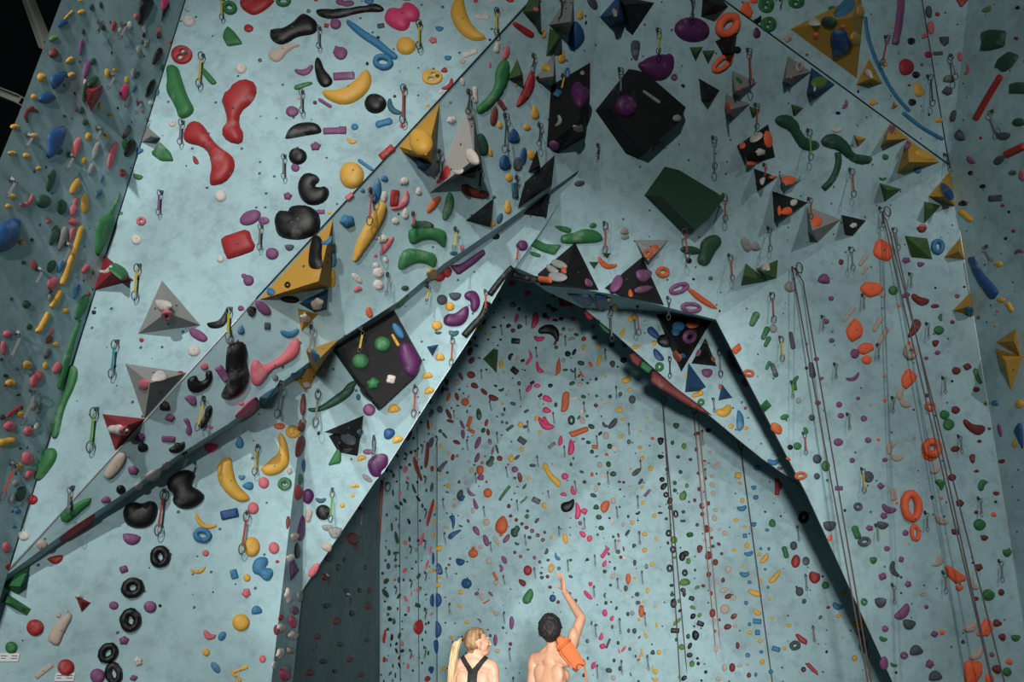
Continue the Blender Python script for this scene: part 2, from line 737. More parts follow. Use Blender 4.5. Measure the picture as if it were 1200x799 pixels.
V k 1058,105 1135,275 985,245 925,215 / 1030,235 ^0.4
P m 940,225 955,185 975,165 992,180 985,210 960,230 @half_moon_hold
m 1062 170 f 50 50 0
P m 1030,215 1060,205 1098,208 1080,228 1035,236 @half_moon_hold
o 1016 232 p 26 20 -90
o 933 127 c 70 20 25
V G 917,90 948,92 933,112 / 932,95 ^0.08
V G 870,122 905,122 888,148 / 888,125 ^0.08
Q r 922,-15 928,90
e 995 15 f 30 28 180
e 997 35 o 20 30 90
o 1128 158 r 50 42 0
m 1185 215 r 76 40 -20
Q k 1145,248 1150,325
P B 1075,355 1090,347 1105,360 1125,390 1120,400 1090,385 1075,370 @drop_hold
k 1140 400 o 60 50 0
y 1100 408 o 18 20 0
P B 1095,430 1105,425 1130,450 1138,470 1115,472 1098,455 @half_moon_hold
g 1118 492 r 32 34 0
Q k 1152,460 1156,530
y 1035 422 o 34 14 -15
y 988 372 o 36 14 115
y 1022 320 o 34 20 -35
y 960 287 f 26 30 180
y 935 260 f 30 18 0
P B 790,230 830,235 870,240 890,265 880,275 850,280 820,255 @wedge_hold
P B 890,240 930,245 950,265 920,290 895,285 @wedge_hold
P r 760,248 800,255 830,275 770,280 @wedge_hold
Q e 948,280 952,400
Q r 1042,278 1047,380
L k 24 600,165 640,180 700,185 #I
T 640 320 6
V k 775,285 1168,325 950,695 870,520 / 920,500 ^0.4
o 1035 355 o 110 60 -10
b 930 375 s 90 66 0
b 912 415 f 66 50 0
m 1000 445 r 110 100 -40
o 920 580 t 90 40 60
b 960 580 o 40 36 0
V k 1120,455 1200,655 1020,635 / 1125,600 ^0.2
m 1070 560 o 60 30 -60
o 1175 605 o 44 26 60
z 1125 480 c 40 14 -30
P m 1095,690 1110,680 1135,700 1160,680 1175,700 1155,730 1125,740 @heart_hold
V B 1000,630 1125,800 1075,830 975,838 / 1020,800 ^0.25
y 988 722 o 26 28 0
k 545 612 o 46 44 0
d 463 505 f 44 40 0
k 555 495 f 46 50 0
P r 265,265 300,275 340,320 300,330 275,300 @bar_hold #L
P g 365,345 400,365 460,420 430,425 385,385 @bar_hold #L
P n 580,570 620,560 680,610 650,660 600,620 @block_hold #L
P g 670,620 690,620 755,670 720,705 660,660 @block_hold #L
P n 740,690 770,690 900,795 1090,935 1180,1010 1000,930 870,850 735,770 @block_hold #L
d 335 452 o 36 32 0
v 330 378 o 28 32 0
T 800 266 3
P d 62,52 90,30 125,25 140,55 110,90 85,145 45,125 60,85 @bowtie_hold
d 27 82 o 70 32 5
k 22 118 s 20 22 0
Q r 15,-5 18,108
e 222 62 o 54 32 60
e 255 68 f 34 36 180
Q e 297,2 308,85
Q r 160,98 176,190
V G 222,127 300,190 205,207 / 215,170 ^0.25
V G 258,147 335,115 330,180 300,188 / 285,160 ^0.2
w 290 140 x 40 30 0
k 38 183 s 10 10 0
g 98 180 s 16 16 0
P o 5,210 30,215 80,250 130,288 100,288 45,255 @horn_hold
m 5 210 o 14 26 0
m 28 282 r 76 40 5
k 130 295 o 8 10 0
m 85 512 f 40 34 0
V B 138,552 175,600 125,610 / 150,590 ^0.12
o 132 562 o 14 20 0
y 52 588 t 46 20 -20
g 64 616 r 26 26 0
y 144 643 c 50 34 -25
b 208 616 o 10 10 0
r 220 637 o 10 12 0
P b 190,645 200,642 215,665 217,700 205,718 188,715 @half_moon_hold
y 222 707 o 18 14 0
y 170 700 o 20 18 0
Q e 105,605 112,650
Q e 125,435 135,525
V g 270,630 295,605 313,628 287,652 / 292,630 ^0.1
P o 308,690 325,685 350,700 350,725 335,732 310,715 @sloper_hold
g 358 668 o 32 20 -15
k 378 774 s 20 20 0
g 403 770 s 28 28 0
g 433 715 o 26 16 65
Q r 422,725 435,800
P z 155,425 175,450 200,500 212,525 180,505 160,480 @half_moon_hold
o 232 514 r 40 28 10
m 217 548 o 30 22 60
P o 170,430 200,405 208,430 185,450 @wedge_hold
e 378 210 s 42 40 0
m 497 183 f 44 40 190
g 251 325 t 60 28 -65
g 290 374 t 54 22 -65
g 297 404 t 44 18 -65
g 300 487 t 36 14 -65
z 384 398 t 66 18 80
z 321 502 t 56 20 70
z 454 502 t 60 24 80
Q r 308,235 322,335
e 319 357 s 28 32 0
Q y 340,388 352,470
Q e 488,315 494,362
m 505 332 s 20 20 0
m 522 251 s 20 18 0
m 524 399 s 20 18 0
m 470 464 s 20 16 0
m 487 532 f 20 14 0
k 435 496 o 12 12 0
P g 380,560 385,535 405,518 410,530 398,545 405,575 390,575 @horn_hold
Q g 380,545 388,600
e 407 610 s 20 22 0
m 475 618 s 22 18 0
m 550 624 s 22 22 0
m 556 663 s 24 20 0
z 454 670 s 22 24 0
m 637 673 s 24 22 0
Q e 577,658 588,712
m 547 756 s 34 28 0
m 652 749 s 24 22 0
m 617 602 s 16 14 0
O 688 747 o 14 12 0
O 710 610 o 14 14 0
l 662 625 o 12 12 0
m 605 445 s 32 36 0
m 599 527 c 50 14 -25
Q e 532,482 540,532
l 710 522 o 18 14 0
n 557 123 s 18 22 0
l 633 118 t 50 18 -55
l 640 152 t 40 16 -55
Q e 585,75 600,152
l 583 308 t 64 16 -55
l 684 342 t 64 20 -60
l 704 383 t 70 20 -60
P O 668,85 680,48 700,42 735,65 740,105 720,122 690,115 672,100 @flake_hold
P O 622,212 640,192 690,195 705,220 690,240 655,250 628,230 @flake_hold
P O 572,365 585,340 605,318 625,335 635,360 630,385 595,407 580,390 @flake_hold
P O 612,425 635,405 665,408 675,430 640,450 620,445 @flake_hold
O 647 467 o 36 34 0
P O 768,530 785,500 800,498 825,525 815,545 785,573 770,560 @flake_hold
O 762 277 o 14 10 90
O 796 407 o 14 14 0
Q e 630,240 637,288
Q e 682,415 688,465
Q e 795,165 803,215
Q e 737,8 760,80
g 740 223 s 34 34 0
l 703 238 o 22 24 0
m 785 240 o 30 20 -20
P n 800,245 812,230 830,245 868,252 865,270 840,280 815,265 @kidney_hold
P n 788,390 800,360 810,325 828,322 840,340 830,365 805,388 @kidney_hold
n 887 278 o 30 16 0
m 785 117 x 30 26 0
m 836 131 x 28 22 0
V G 780,30 860,40 878,114 805,107 / 828,70 ^0.15
b 894 70 r 48 58 0
V y 975,38 992,115 918,107 / 970,85 ^0.2
V y 1010,230 1025,313 948,295 / 1000,280 ^0.2
b 1008 293 o 30 32 0
g 908 318 c 24 14 90
m 965 243 s 18 16 0
k 888 214 o 10 8 0
k 990 210 o 10 8 0
n 948 334 s 16 14 0
g 900 363 s 36 34 0
n 888 408 x 26 28 0
m 895 442 x 20 20 0
Q e 855,340 865,392
m 856 461 s 16 14 0
l 798 440 r 50 54 0
n 961 505 s 30 28 0
n 1000 491 x 34 26 0
P g 1018,500 1035,493 1040,520 1057,550 1040,553 1025,525 @bowtie_hold
n 1032 571 s 24 20 0
Q e 912,530 925,585
k 947 542 o 10 10 0
l 768 588 c 40 24 100
l 782 616 c 40 26 40
O 868 630 r 40 36 0
n 858 592 o 14 16 0
g 920 660 s 34 34 0
n 959 643 s 30 28 0
g 934 694 s 40 42 0
P n 983,680 995,673 1020,695 1062,695 1062,720 1040,735 1010,720 990,700 @horn_hold
n 1078 709 o 14 10 0
b 1098 619 o 26 22 0
g 1064 621 o 12 12 0
y 1185 622 o 30 32 0
m 1115 714 o 46 16 80
P B 1160,710 1195,675 1200,790 1185,760 @pinch_hold
y 1168 762 o 22 24 0
n 1043 753 o 18 12 0
n 958 780 o 32 22 0
Q e 967,735 983,795
l 735 775 c 50 24 120
O 872 776 r 72 72 0
V y 1172,357 1188,458 1100,405 / 1165,400 ^0.2
V y 1098,427 1195,455 1155,577 / 1135,470 ^0.25
P B 1000,105 1025,103 1055,160 1110,220 1112,232 1090,262 1065,230 1030,180 @rail_hold
y 1110 130 o 30 22 0
Q e 1070,68 1088,122
k 1137 40 r 12 12 0
m 1182 88 c 30 14 170
r 1163 14 o 16 14 0
y 1120 257 f 30 20 0
y 1150 280 b 40 24 60
s 1106 295 o 12 10 0
m 1040 318 o 14 14 0
y 1100 346 o 14 12 0
n 840 8 f 36 26 0
k 812 642 o 8 8 0
e 815 742 o 10 14 0
Q e 735,600 740,652
z 1062 133 o 8 8 0
T 0 532 3
s 95 15 s 42 50 0
y 68 45 o 24 32 0
s 103 72 o 46 28 -55
e 55 103 o 24 26 0
d 72 140 o 60 36 -65
e 45 158 o 30 18 100
b 62 200 o 24 20 0
b 50 256 o 16 12 0
Q r 37,30 0,160
P g 120,60 135,20 150,-15 185,-25 202,-10 200,20 165,70 140,97 120,90 @sloper_hold
r 113 160 s 40 36 0
w 85 287 s 38 36 0
s 22 328 s 28 40 0
r 28 396 o 20 22 0
l 147 318 s 40 34 0
Q e 258,120 240,210
P g 212,215 240,190 290,160 322,152 315,175 270,215 235,242 215,235 @wedge_hold
P r 195,305 240,270 300,230 340,203 325,245 280,285 230,308 @half_moon_hold
P l 362,70 385,35 405,5 430,-10 447,0 440,30 415,65 385,90 368,85 @drop_hold
m 468 57 x 40 38 0
k 425 125 s 34 34 0
m 373 161 x 38 28 0
w 487 113 f 34 28 -30
w 540 75 f 62 40 -30
l 585 42 o 34 28 -40
P r 160,365 225,350 220,375 195,390 175,380 @half_moon_hold
V g 0,460 82,395 107,390 100,425 65,495 / 70,465 ^0.12 #D
V g 5,520 22,488 110,545 95,568 / 40,525 ^0.1 #D
P k 585,100 600,75 640,55 670,55 690,75 680,95 675,115 700,125 725,150 700,180 665,195 630,192 605,170 610,140 590,125 @kidney_hold
P k 430,205 440,180 470,165 500,175 525,162 550,170 558,200 545,240 510,262 465,260 440,245 @kidney_hold
Q k 648,-5 643,55
Q r 577,128 553,283
m 462 298 f 66 44 10
k 563 360 r 70 78 0
k 466 469 r 80 72 -20
k 459 583 r 74 84 0
k 380 698 r 78 66 -50
k 400 770 r 60 80 -10
m 435 405 x 36 32 0
m 400 532 s 34 30 0
m 528 537 s 46 44 0
k 563 533 s 12 12 0
m 436 655 x 38 34 0
w 486 727 x 36 36 0
m 343 780 s 54 54 0
m 470 787 x 30 24 0
V r 265,495 320,523 287,556 / 285,520 ^0.08
w 268 500 o 20 14 0
l 205 566 s 20 20 0
P l 165,650 180,610 230,560 250,556 257,575 230,620 215,660 205,675 180,668 @drop_hold
r 124 610 s 62 60 0
r 232 750 s 60 60 0
g 40 680 s 44 44 0
l 155 762 q 76 18 -37
P y 760,65 770,25 800,8 815,15 820,60 835,110 880,150 875,165 840,172 795,140 770,100 @banana_hold
P y 912,50 930,40 970,0 1012,0 1018,20 1000,60 960,77 930,75 @banana_hold
b 850 82 f 26 20 0
b 872 112 p 40 34 180
s 927 101 s 38 42 0
g 1000 105 r 50 46 -10
s 890 190 s 40 44 0
B 807 211 q 64 34 -12
y 720 240 c 84 18 30
b 711 285 r 66 54 15
s 723 348 s 24 24 0
y 697 407 c 54 14 -10
Q r 867,205 848,350
y 885 326 s 58 72 0
s 963 330 s 38 44 0
P b 885,395 895,370 915,360 940,362 945,385 930,400 955,400 963,420 950,445 930,447 910,425 890,420 @kidney_hold
b 823 422 q 34 26 75
y 868 435 s 26 28 0
s 866 488 x 34 38 0
b 902 549 f 40 34 170
y 847 592 s 62 62 0
r 975 378 o 14 12 0
P s 712,625 722,615 745,635 762,632 755,650 725,655 @jug_hold
b 781 640 o 36 26 -50
y 725 697 s 26 28 0
b 758 750 o 46 26 55
s 923 720 s 24 28 0
y 845 757 t 60 14 -20
y 830 782 t 50 14 40
k 525 400 o 6 6 0
k 749 485 o 6 8 0
k 828 457 o 6 6 0
k 80 655 o 6 6 0
P p 1062,165 1065,130 1085,118 1105,135 1103,160 1085,180 @half_moon_hold
c 1128 160 c 34 16 0
k 1137 205 s 54 56 0
Q g 1168,125 1160,238
l 1085 217 t 50 26 -80
P p 1040,300 1045,260 1060,210 1072,220 1072,280 1060,310 @pinch_hold
e 1150 258 f 40 24 0
e 1178 275 f 50 46 0
l 1150 328 f 30 40 100
s 1103 408 o 60 26 -55
V p 1020,450 1015,385 1035,365 1058,405 / 1030,420 ^0.15
B 1068 40 o 50 20 90
r 1048 135 o 56 30 95
g 1055 88 o 40 20 90
l 1035 290 x 30 36 0
w 1015 498 x 30 60 0
w 1030 635 x 34 40 0
n 972 618 o 36 22 90
w 990 610 o 30 30 60
w 985 700 x 26 46 20
l 1022 690 x 30 26 0
v 1000 775 o 40 46 0
w 965 742 o 28 16 90
r 988 575 o 24 16 -60
e 1055 500 o 40 20 90
m 1038 550 o 24 30 0
k 1045 340 o 60 22 90
w 1020 365 x 30 30 0
n 1012 240 o 50 14 95
v 1030 590 o 44 24 80
e 1008 755 o 30 30 0
l 1018 60 x 24 26 0
T 800 532 3
b 320 25 c 40 20 0
m 343 50 f 24 14 0
o 372 17 o 20 10 20
b 262 48 o 26 22 0
o 413 76 r 46 30 -10
r 332 115 q 60 16 90
r 342 112 o 30 14 90
z 473 17 s 32 34 0
g 503 42 s 30 40 0
z 472 78 s 22 24 0
g 508 92 o 10 10 0
m 549 120 q 28 16 0
m 596 22 s 20 20 0
m 711 20 x 22 18 0
Q y 627,52 640,135
z 653 80 s 36 42 0
l 752 10 c 46 20 10
m 696 112 x 26 26 0
l 740 142 b 46 32 80
z 615 184 r 32 30 0
m 725 190 c 50 24 20
m 707 217 x 26 28 0
m 657 260 x 28 24 0
z 702 250 f 42 30 10
g 610 275 b 50 34 70
z 637 307 r 46 36 -10
z 516 252 f 46 40 0
k 570 198 o 10 12 0
O 518 293 p 26 18 -60
Q g 677,250 688,305
m 783 277 s 22 22 0
m 718 332 s 22 20 0
m 768 370 x 22 24 0
g 670 373 f 26 28 0
z 745 405 c 56 20 70
k 768 433 o 10 10 0
m 702 430 x 30 30 0
m 792 457 x 24 28 0
Q e 735,460 747,527
l 843 491 r 20 18 0
P m 738,570 765,545 785,522 798,530 795,560 775,582 755,583 @half_moon_hold
z 695 521 f 42 40 0
z 795 598 f 46 40 10
g 637 519 r 24 26 0
m 711 614 s 24 24 0
m 885 632 x 26 26 0
O 912 627 f 20 20 0
g 705 648 c 26 16 20
k 985 660 r 12 14 0
m 777 707 r 28 26 0
z 820 690 f 48 40 170
m 868 738 x 34 30 0
z 887 780 f 48 40 170
g 742 740 c 24 12 20
k 750 768 o 10 10 0
k 768 488 o 8 8 0
m 857 537 s 16 16 0
l 887 53 c 34 22 -40
P O 838,-5 860,-5 895,5 890,20 870,27 845,15 @flake_hold
O 800 182 r 76 116 -6
O 815 276 r 38 62 -6
O 752 172 o 12 12 0
O 910 155 o 14 12 0
Q e 850,205 862,272
P g 880,95 905,85 922,98 915,125 905,130 900,112 @horn_hold
k 876 152 r 12 14 0
l 910 230 c 50 24 30
l 795 315 o 10 8 0
P l 868,390 890,380 895,350 915,358 917,385 895,397 @horn_hold
P O 920,395 935,390 995,430 995,445 960,457 930,430 @flake_hold
O 972 470 f 28 24 0
Q e 913,415 927,490
l 1022 455 c 50 22 60
n 947 82 s 28 26 0
n 974 172 x 30 30 0
n 958 273 x 32 26 0
n 1040 398 x 32 28 0
n 1032 508 s 16 16 0
k 1020 382 o 10 8 0
n 1018 15 x 24 36 0
n 1033 60 o 18 12 0
P g 1035,110 1050,85 1078,98 1060,110 1055,132 1040,128 @horn_hold
n 1122 25 o 24 16 0
n 1102 138 o 24 16 0
k 1100 168 o 12 10 0
Q e 1037,155 1052,220
n 1032 205 o 16 14 0
O 1093 212 f 20 18 200
g 1043 248 s 42 42 0
n 1060 294 f 28 22 10
g 1140 347 f 32 30 0
Q e 1110,375 1125,450
g 1074 495 s 42 42 0
n 1120 486 o 22 26 0
P O 1030,635 1045,610 1062,575 1085,585 1092,615 1075,640 1045,642 @flake_hold
n 1105 594 x 36 28 0
n 1123 643 x 28 28 0
g 1170 646 f 34 26 0
l 1010 605 c 50 28 -30
l 1030 700 c 56 28 -40
P O 988,725 1050,728 1053,770 1030,810 990,805 @flake_hold
O 1078 790 o 34 40 0
n 1087 705 s 18 18 0
n 1103 756 x 36 34 0
O 1147 730 f 26 22 200
g 1140 765 s 30 32 0
k 425 223 r 38 44 20
Q e 403,255 410,305
g 315 243 o 24 30 0
k 345 218 o 8 8 0
k 290 203 o 10 8 0
b 297 267 o 16 12 0
z 390 322 s 26 32 0
g 361 345 b 44 26 75
P r 378,380 390,355 405,352 415,370 410,395 390,403 @kidney_hold
z 434 376 s 26 32 0
P r 442,425 450,410 470,415 487,425 480,450 462,458 446,445 @kidney_hold
k 493 430 o 8 8 0
g 502 461 s 26 28 0
z 411 483 s 28 34 0
k 400 467 o 8 8 0
z 427 517 o 16 20 0
Q e 432,425 437,480
y 565 486 o 22 18 0
r 512 539 o 14 12 0
b 545 532 c 34 22 20
y 547 569 o 20 14 0
g 484 574 o 16 12 -60
Q e 458,605 464,660
P r 395,635 405,630 440,655 435,672 410,660 @wedge_hold
z 395 673 r 40 34 -20
k 425 757 s 18 20 0
P r 428,735 445,733 475,765 478,780 455,765 @wedge_hold
k 506 695 o 10 12 0
y 605 717 s 20 22 0
y 562 645 o 8 8 0
b 635 675 r 30 46 0
z 627 632 o 30 24 20
y 618 597 o 44 24 0
m 708 735 o 30 50 0
P y 270,375 290,350 303,347 303,365 285,385 272,385 @banana_hold
P y 298,445 320,425 340,403 347,415 330,445 310,457 @banana_hold
P y 228,475 245,475 275,485 280,500 255,503 232,490 @banana_hold
P y 242,542 265,548 278,555 275,568 255,568 @banana_hold
b 208 188 c 32 18 -10
b 250 118 f 20 18 0
b 257 152 o 20 18 0
y 195 75 q 24 24 10
y 202 103 o 14 14 0
y 210 163 o 16 20 0
y 187 232 o 20 14 0
b 250 247 f 20 20 0
y 218 256 o 14 12 0
b 219 287 q 16 16 0
y 226 321 o 18 20 0
y 180 337 f 20 12 0
b 232 348 c 30 16 -10
b 275 333 o 12 12 0
y 270 352 o 14 14 0
b 303 333 o 12 14 0
b 218 420 c 32 18 0
y 237 417 o 12 12 0
y 207 395 o 14 10 0
b 290 405 o 12 10 0
y 272 445 o 16 16 0
b 235 450 o 16 14 0
b 300 468 o 12 12 0
y 305 510 o 12 12 0
b 223 523 o 16 16 0
b 262 588 q 30 18 5
b 235 598 o 14 14 0
y 315 578 o 12 14 0
y 373 602 o 18 14 0
b 263 627 q 18 20 0
y 235 627 o 18 16 0
y 272 657 o 16 16 0
b 328 685 q 30 18 15
y 358 683 o 14 14 0
b 277 695 o 14 14 0
b 229 707 o 18 18 0
y 280 730 o 18 20 0
b 310 765 o 18 18 0
b 257 775 o 12 16 0
y 228 740 o 10 10 0
n 75 30 o 16 20 0
l 120 40 o 28 14 -50
z 15 110 o 12 14 0
g 5 145 o 18 34 0
n 58 123 o 14 14 0
n 42 160 o 12 10 0
l 102 108 o 16 18 0
l 104 138 o 14 14 0
n 68 182 s 20 24 0
n 90 172 o 14 14 0
l 112 225 o 18 24 0
n 70 210 o 14 12 0
n 85 262 x 24 26 0
l 147 278 o 18 20 30
n 60 332 o 28 20 100
n 92 355 s 26 28 0
l 130 265 o 10 12 0
n 127 316 o 16 12 30
n 137 350 o 12 12 0
n 92 422 s 18 18 0
l 160 405 o 22 26 0
l 90 398 o 12 14 0
n 115 380 o 20 24 0
l 145 478 o 32 20 -20
n 160 500 o 26 18 -30
l 178 505 c 20 12 -30
n 142 443 o 14 18 0
l 120 452 o 14 14 0
l 148 545 o 32 36 0
n 105 558 s 20 30 0
n 180 570 o 26 18 -30
n 100 487 o 10 12 0
n 158 607 o 28 20 -20
l 184 604 o 16 14 0
n 193 673 o 14 26 0
l 118 683 s 14 20 0
n 174 750 s 22 32 0
l 147 750 o 20 26 0
l 200 743 o 20 12 -30
n 233 777 o 16 20 0
l 125 790 o 20 16 0
g 25 283 o 26 18 0
k 10 350 s 24 22 0
g 20 375 o 16 20 0
k 8 417 r 20 24 0
g 10 450 o 34 24 0
g 53 467 o 14 12 0
n 72 463 o 14 10 0
g 35 538 o 20 12 20
k 36 570 o 18 20 0
k 62 596 q 24 18 20
k 45 636 o 26 34 0
g 20 640 o 14 18 0
k 22 705 o 18 14 -30
g 33 736 o 18 22 0
k 80 765 o 10 10 0
k 52 718 o 10 10 0
z 33 505 o 20 14 20
k 5 490 o 14 24 0
T 440 320 6
n 760 338 o 30 46 0
y 738 380 o 34 44 10
n 658 492 o 40 34 -50
n 665 550 o 60 36 -70
n 676 613 o 56 36 -55
z 710 510 o 36 22 30
d 700 455 o 24 24 0
n 730 596 o 18 16 0
n 672 715 s 60 52 10
m 600 725 o 62 28 60
l 570 768 o 50 44 0
n 695 785 o 50 32 20
V G 830,530 863,540 852,703 755,603 / 830,600 ^0.3
z 872 186 r 24 28 0
z 965 222 f 60 44 180
k 1010 252 o 24 28 0
v 1070 143 s 48 44 0
v 960 72 s 60 44 0
k 947 120 o 10 10 0
k 832 278 o 14 14 0
n 904 312 o 16 18 0
P v 972,345 985,285 1005,285 1010,320 985,352 @bean_hold
P v 1090,385 1100,340 1105,280 1130,270 1152,310 1145,355 1110,395 @bean_hold
k 935 370 f 40 30 150
k 1013 375 f 42 34 150
k 832 380 f 38 18 180
y 812 427 o 28 12 -70
n 967 403 s 32 32 0
k 985 477 q 62 40 5
k 793 467 o 16 18 0
k 880 467 o 18 18 0
k 860 507 o 14 14 0
k 826 490 o 8 8 0
P k 1140,400 1165,375 1200,360 1245,360 1290,395 1295,440 1285,488 1265,470 1240,435 1200,425 1150,430 @crescent_hold
v 1150 455 c 70 36 5
k 952 588 c 50 26 115
y 1000 592 o 32 22 30
k 1035 615 q 30 20 -20
P v 1050,640 1070,605 1085,590 1075,545 1085,540 1105,575 1105,605 1075,640 1060,648 @horn_hold
P v 1125,620 1145,618 1150,660 1185,685 1188,700 1145,703 1130,680 @horn_hold
k 978 685 q 58 42 40
k 780 678 o 18 18 0
y 884 640 o 34 60 0
y 903 700 o 20 22 0
k 1050 682 o 14 14 0
k 966 738 o 14 10 -50
k 1010 775 r 26 30 0
k 1103 770 q 34 22 -30
v 1090 792 o 30 18 0
Q e 1058,310 1062,370
Q e 885,370 892,435
Q e 1130,525 1135,595
Q e 745,685 748,745
k 1190 298 o 36 44 0
n 500 765 o 30 50 0
T 440 450 6
n 472 40 o 60 22 -80
m 500 35 o 34 30 0
o 514 90 o 66 28 -75
n 385 125 o 24 36 0
z 392 205 o 62 32 -70
z 452 178 o 44 52 0
n 370 287 o 74 20 -95
y 395 295 o 22 28 0
z 375 350 o 18 20 0
P n 345,590 340,560 350,470 355,410 375,400 378,460 372,540 358,592 @blade_hold
z 390 410 o 80 36 -75
P n 265,510 275,505 300,570 332,670 322,688 300,650 275,600 262,550 @blade_hold
n 240 365 o 80 22 -65
k 268 380 o 18 20 0
k 250 480 o 22 24 0
k 280 470 o 20 20 0
k 298 455 o 16 18 0
s 285 500 o 20 40 0
d 155 505 o 20 26 0
d 205 525 o 22 16 0
s 210 600 o 34 50 20
d 240 567 o 24 26 0
d 180 585 o 20 26 0
d 80 600 o 24 44 0
d 112 615 o 36 18 40
d 127 643 o 22 34 0
d 322 588 o 18 30 0
r 397 595 o 26 44 0
s 225 662 o 24 30 0
k 295 690 o 18 22 0
d 270 735 o 76 20 70
z 396 725 o 70 24 -80
s 170 768 o 40 20 -60
d 123 765 o 50 16 85
d 358 748 o 16 28 0
d 78 700 o 22 26 0
k 150 685 o 20 14 -30
k 60 662 o 12 12 0
k 320 270 o 18 24 0
k 310 200 o 14 18 0
k 345 405 o 10 12 0
Q k 208,490 204,545
Q k 320,430 318,495
Q k 218,692 216,750
Q k 342,650 340,705
Q k 422,370 420,440
y 460 435 o 24 34 0
y 515 490 o 22 28 0
n 543 515 o 28 46 10
o 574 505 f 22 30 190
P z 435,590 470,555 500,535 510,545 480,585 460,620 435,615 @wedge_hold
y 455 630 o 28 18 0
d 505 622 o 22 20 0
y 510 715 o 34 34 0
g 505 760 o 30 14 20
z 595 780 o 44 80 10
n 588 688 f 20 28 190
l 635 693 o 28 34 0
P m 638,735 650,725 665,750 695,775 690,790 660,785 645,765 @drop_hold
o 735 603 s 54 68 0
o 750 553 o 24 24 0
m 740 655 f 48 52 -50
l 675 607 o 34 40 30
m 715 518 o 74 32 -70
m 720 412 o 96 36 -70
g 695 568 o 20 14 0
r 770 508 o 14 14 0
l 657 545 o 24 22 0
P d 775,545 800,530 805,505 830,502 840,530 825,545 828,570 800,587 778,570 @kidney_hold
n 873 522 o 44 38 40
m 825 468 o 58 22 -80
d 855 457 o 70 18 75
m 805 405 o 46 28 70
n 792 338 o 50 24 80
d 758 325 o 32 40 30
r 780 272 o 54 26 -80
d 727 213 o 86 40 85
o 660 265 q 80 30 -72
o 673 328 q 58 26 30
m 610 285 o 64 26 65
m 615 352 o 66 30 90
n 515 210 o 84 30 65
n 525 260 o 56 24 15
o 630 126 s 56 58 0
o 652 92 o 36 14 -60
n 573 88 o 60 30 75
k 618 65 o 14 16 0
k 590 38 o 14 16 0
k 578 152 o 20 14 0
d 665 155 o 14 12 0
d 534 168 o 14 18 0
d 644 195 o 16 18 0
n 697 15 o 56 32 15
P n 738,30 760,30 790,60 785,78 760,75 740,50 @bean_hold
P n 792,75 820,70 870,98 860,118 825,122 798,105 @bean_hold
d 885 38 c 40 20 -20
y 935 47 o 16 16 0
k 845 12 o 30 16 20
P v 1052,40 1075,10 1095,5 1098,30 1080,55 1060,58 @bean_hold
v 1137 12 o 50 30 0
k 1158 80 q 36 18 -40
P v 1170,100 1185,72 1225,85 1250,125 1220,128 1185,118 @bean_hold
P v 1170,180 1190,155 1215,165 1245,195 1210,205 1180,200 @bean_hold
y 893 138 o 22 20 0
z 968 138 o 42 26 15
k 907 178 o 16 34 0
z 1060 190 o 44 22 -30
y 1042 120 o 16 16 0
k 855 228 o 14 14 0
d 895 215 r 24 22 0
d 892 267 o 24 24 0
n 923 272 o 24 22 0
z 945 308 q 62 22 -38
y 1020 285 o 40 42 0
z 1053 300 o 34 26 -20
y 1132 240 s 34 34 0
P v 1172,230 1195,222 1210,260 1240,290 1260,305 1230,320 1200,312 1178,280 @bean_hold
z 1030 397 q 64 42 35
y 1030 458 f 32 40 0
k 955 405 o 14 14 0
k 886 360 o 14 12 0
y 1157 338 o 28 24 40
z 485 360 o 56 20 50
n 570 408 o 56 28 20
d 615 455 o 12 16 0
d 455 330 o 26 28 0
d 650 372 o 14 14 0
z 1105 572 o 48 26 5
y 955 520 p 60 44 -90
z 995 515 o 52 22 -45
r 933 565 o 16 16 0
m 980 600 o 50 44 30
n 1015 655 o 70 36 80
z 980 660 o 26 20 0
z 1048 720 o 48 18 -55
y 1077 662 o 26 28 0
y 1195 580 o 44 50 0
k 998 722 o 14 12 0
k 978 768 o 12 12 0
n 780 687 o 20 18 0
o 790 765 s 62 70 0
L g 22 945,715 905,765 870,818
Q e 1015,45 1022,110
Q e 1070,265 1078,340
Q e 855,345 862,415
Q e 645,395 650,465
Q e 1138,510 1145,580
Q e 920,585 930,655
Q e 805,120 815,185
Q e 705,630 708,695
Q e 552,190 556,240
T 440 580 6
P r 355,215 360,170 385,80 402,25 413,28 410,80 390,150 368,225 @blade_hold
y 413 88 o 26 40 0
b 416 138 o 18 26 0
y 410 185 o 22 30 0
y 407 280 o 26 36 0
y 448 375 f 46 44 -20
P B 515,155 530,140 558,140 562,200 545,245 538,230 535,180 @drop_hold
P B 508,290 520,270 560,250 608,240 600,255 560,285 530,315 512,308 @drop_hold
B 405 445 o 88 22 90
P B 420,540 425,490 440,473 465,500 475,540 470,560 440,562 @drop_hold
y 403 530 o 28 40 90
y 450 578 o 34 22 0
y 440 632 o 40 40 0
B 398 740 f 95 34 90
B 440 738 f 105 54 -90
B 595 470 f 68 54 15
d 645 468 o 18 12 0
B 640 622 s 74 74 0
o 687 410 s 70 66 0
o 690 370 f 34 20 180
r 525 447 o 20 20 0
r 517 490 o 22 20 0
m 568 553 o 20 14 0
y 597 683 o 36 34 0
y 594 780 o 32 28 0
l 695 568 o 38 16 30
m 652 182 o 30 22 60
d 600 218 o 34 14 20
y 497 225 o 30 18 0
m 708 250 o 76 38 60
m 777 320 o 86 42 70
l 848 318 o 76 32 60
P m 890,325 915,285 940,268 948,290 935,320 905,343 @half_moon_hold
P o 838,240 845,190 880,150 905,143 925,175 935,220 920,260 890,278 855,265 @knob_hold
o 882 282 f 30 20 0
P d 948,260 955,235 975,232 985,212 1005,212 1020,240 1000,265 1002,290 975,300 955,285 @kidney_hold
n 950 147 x 30 28 0
n 990 175 o 26 28 0
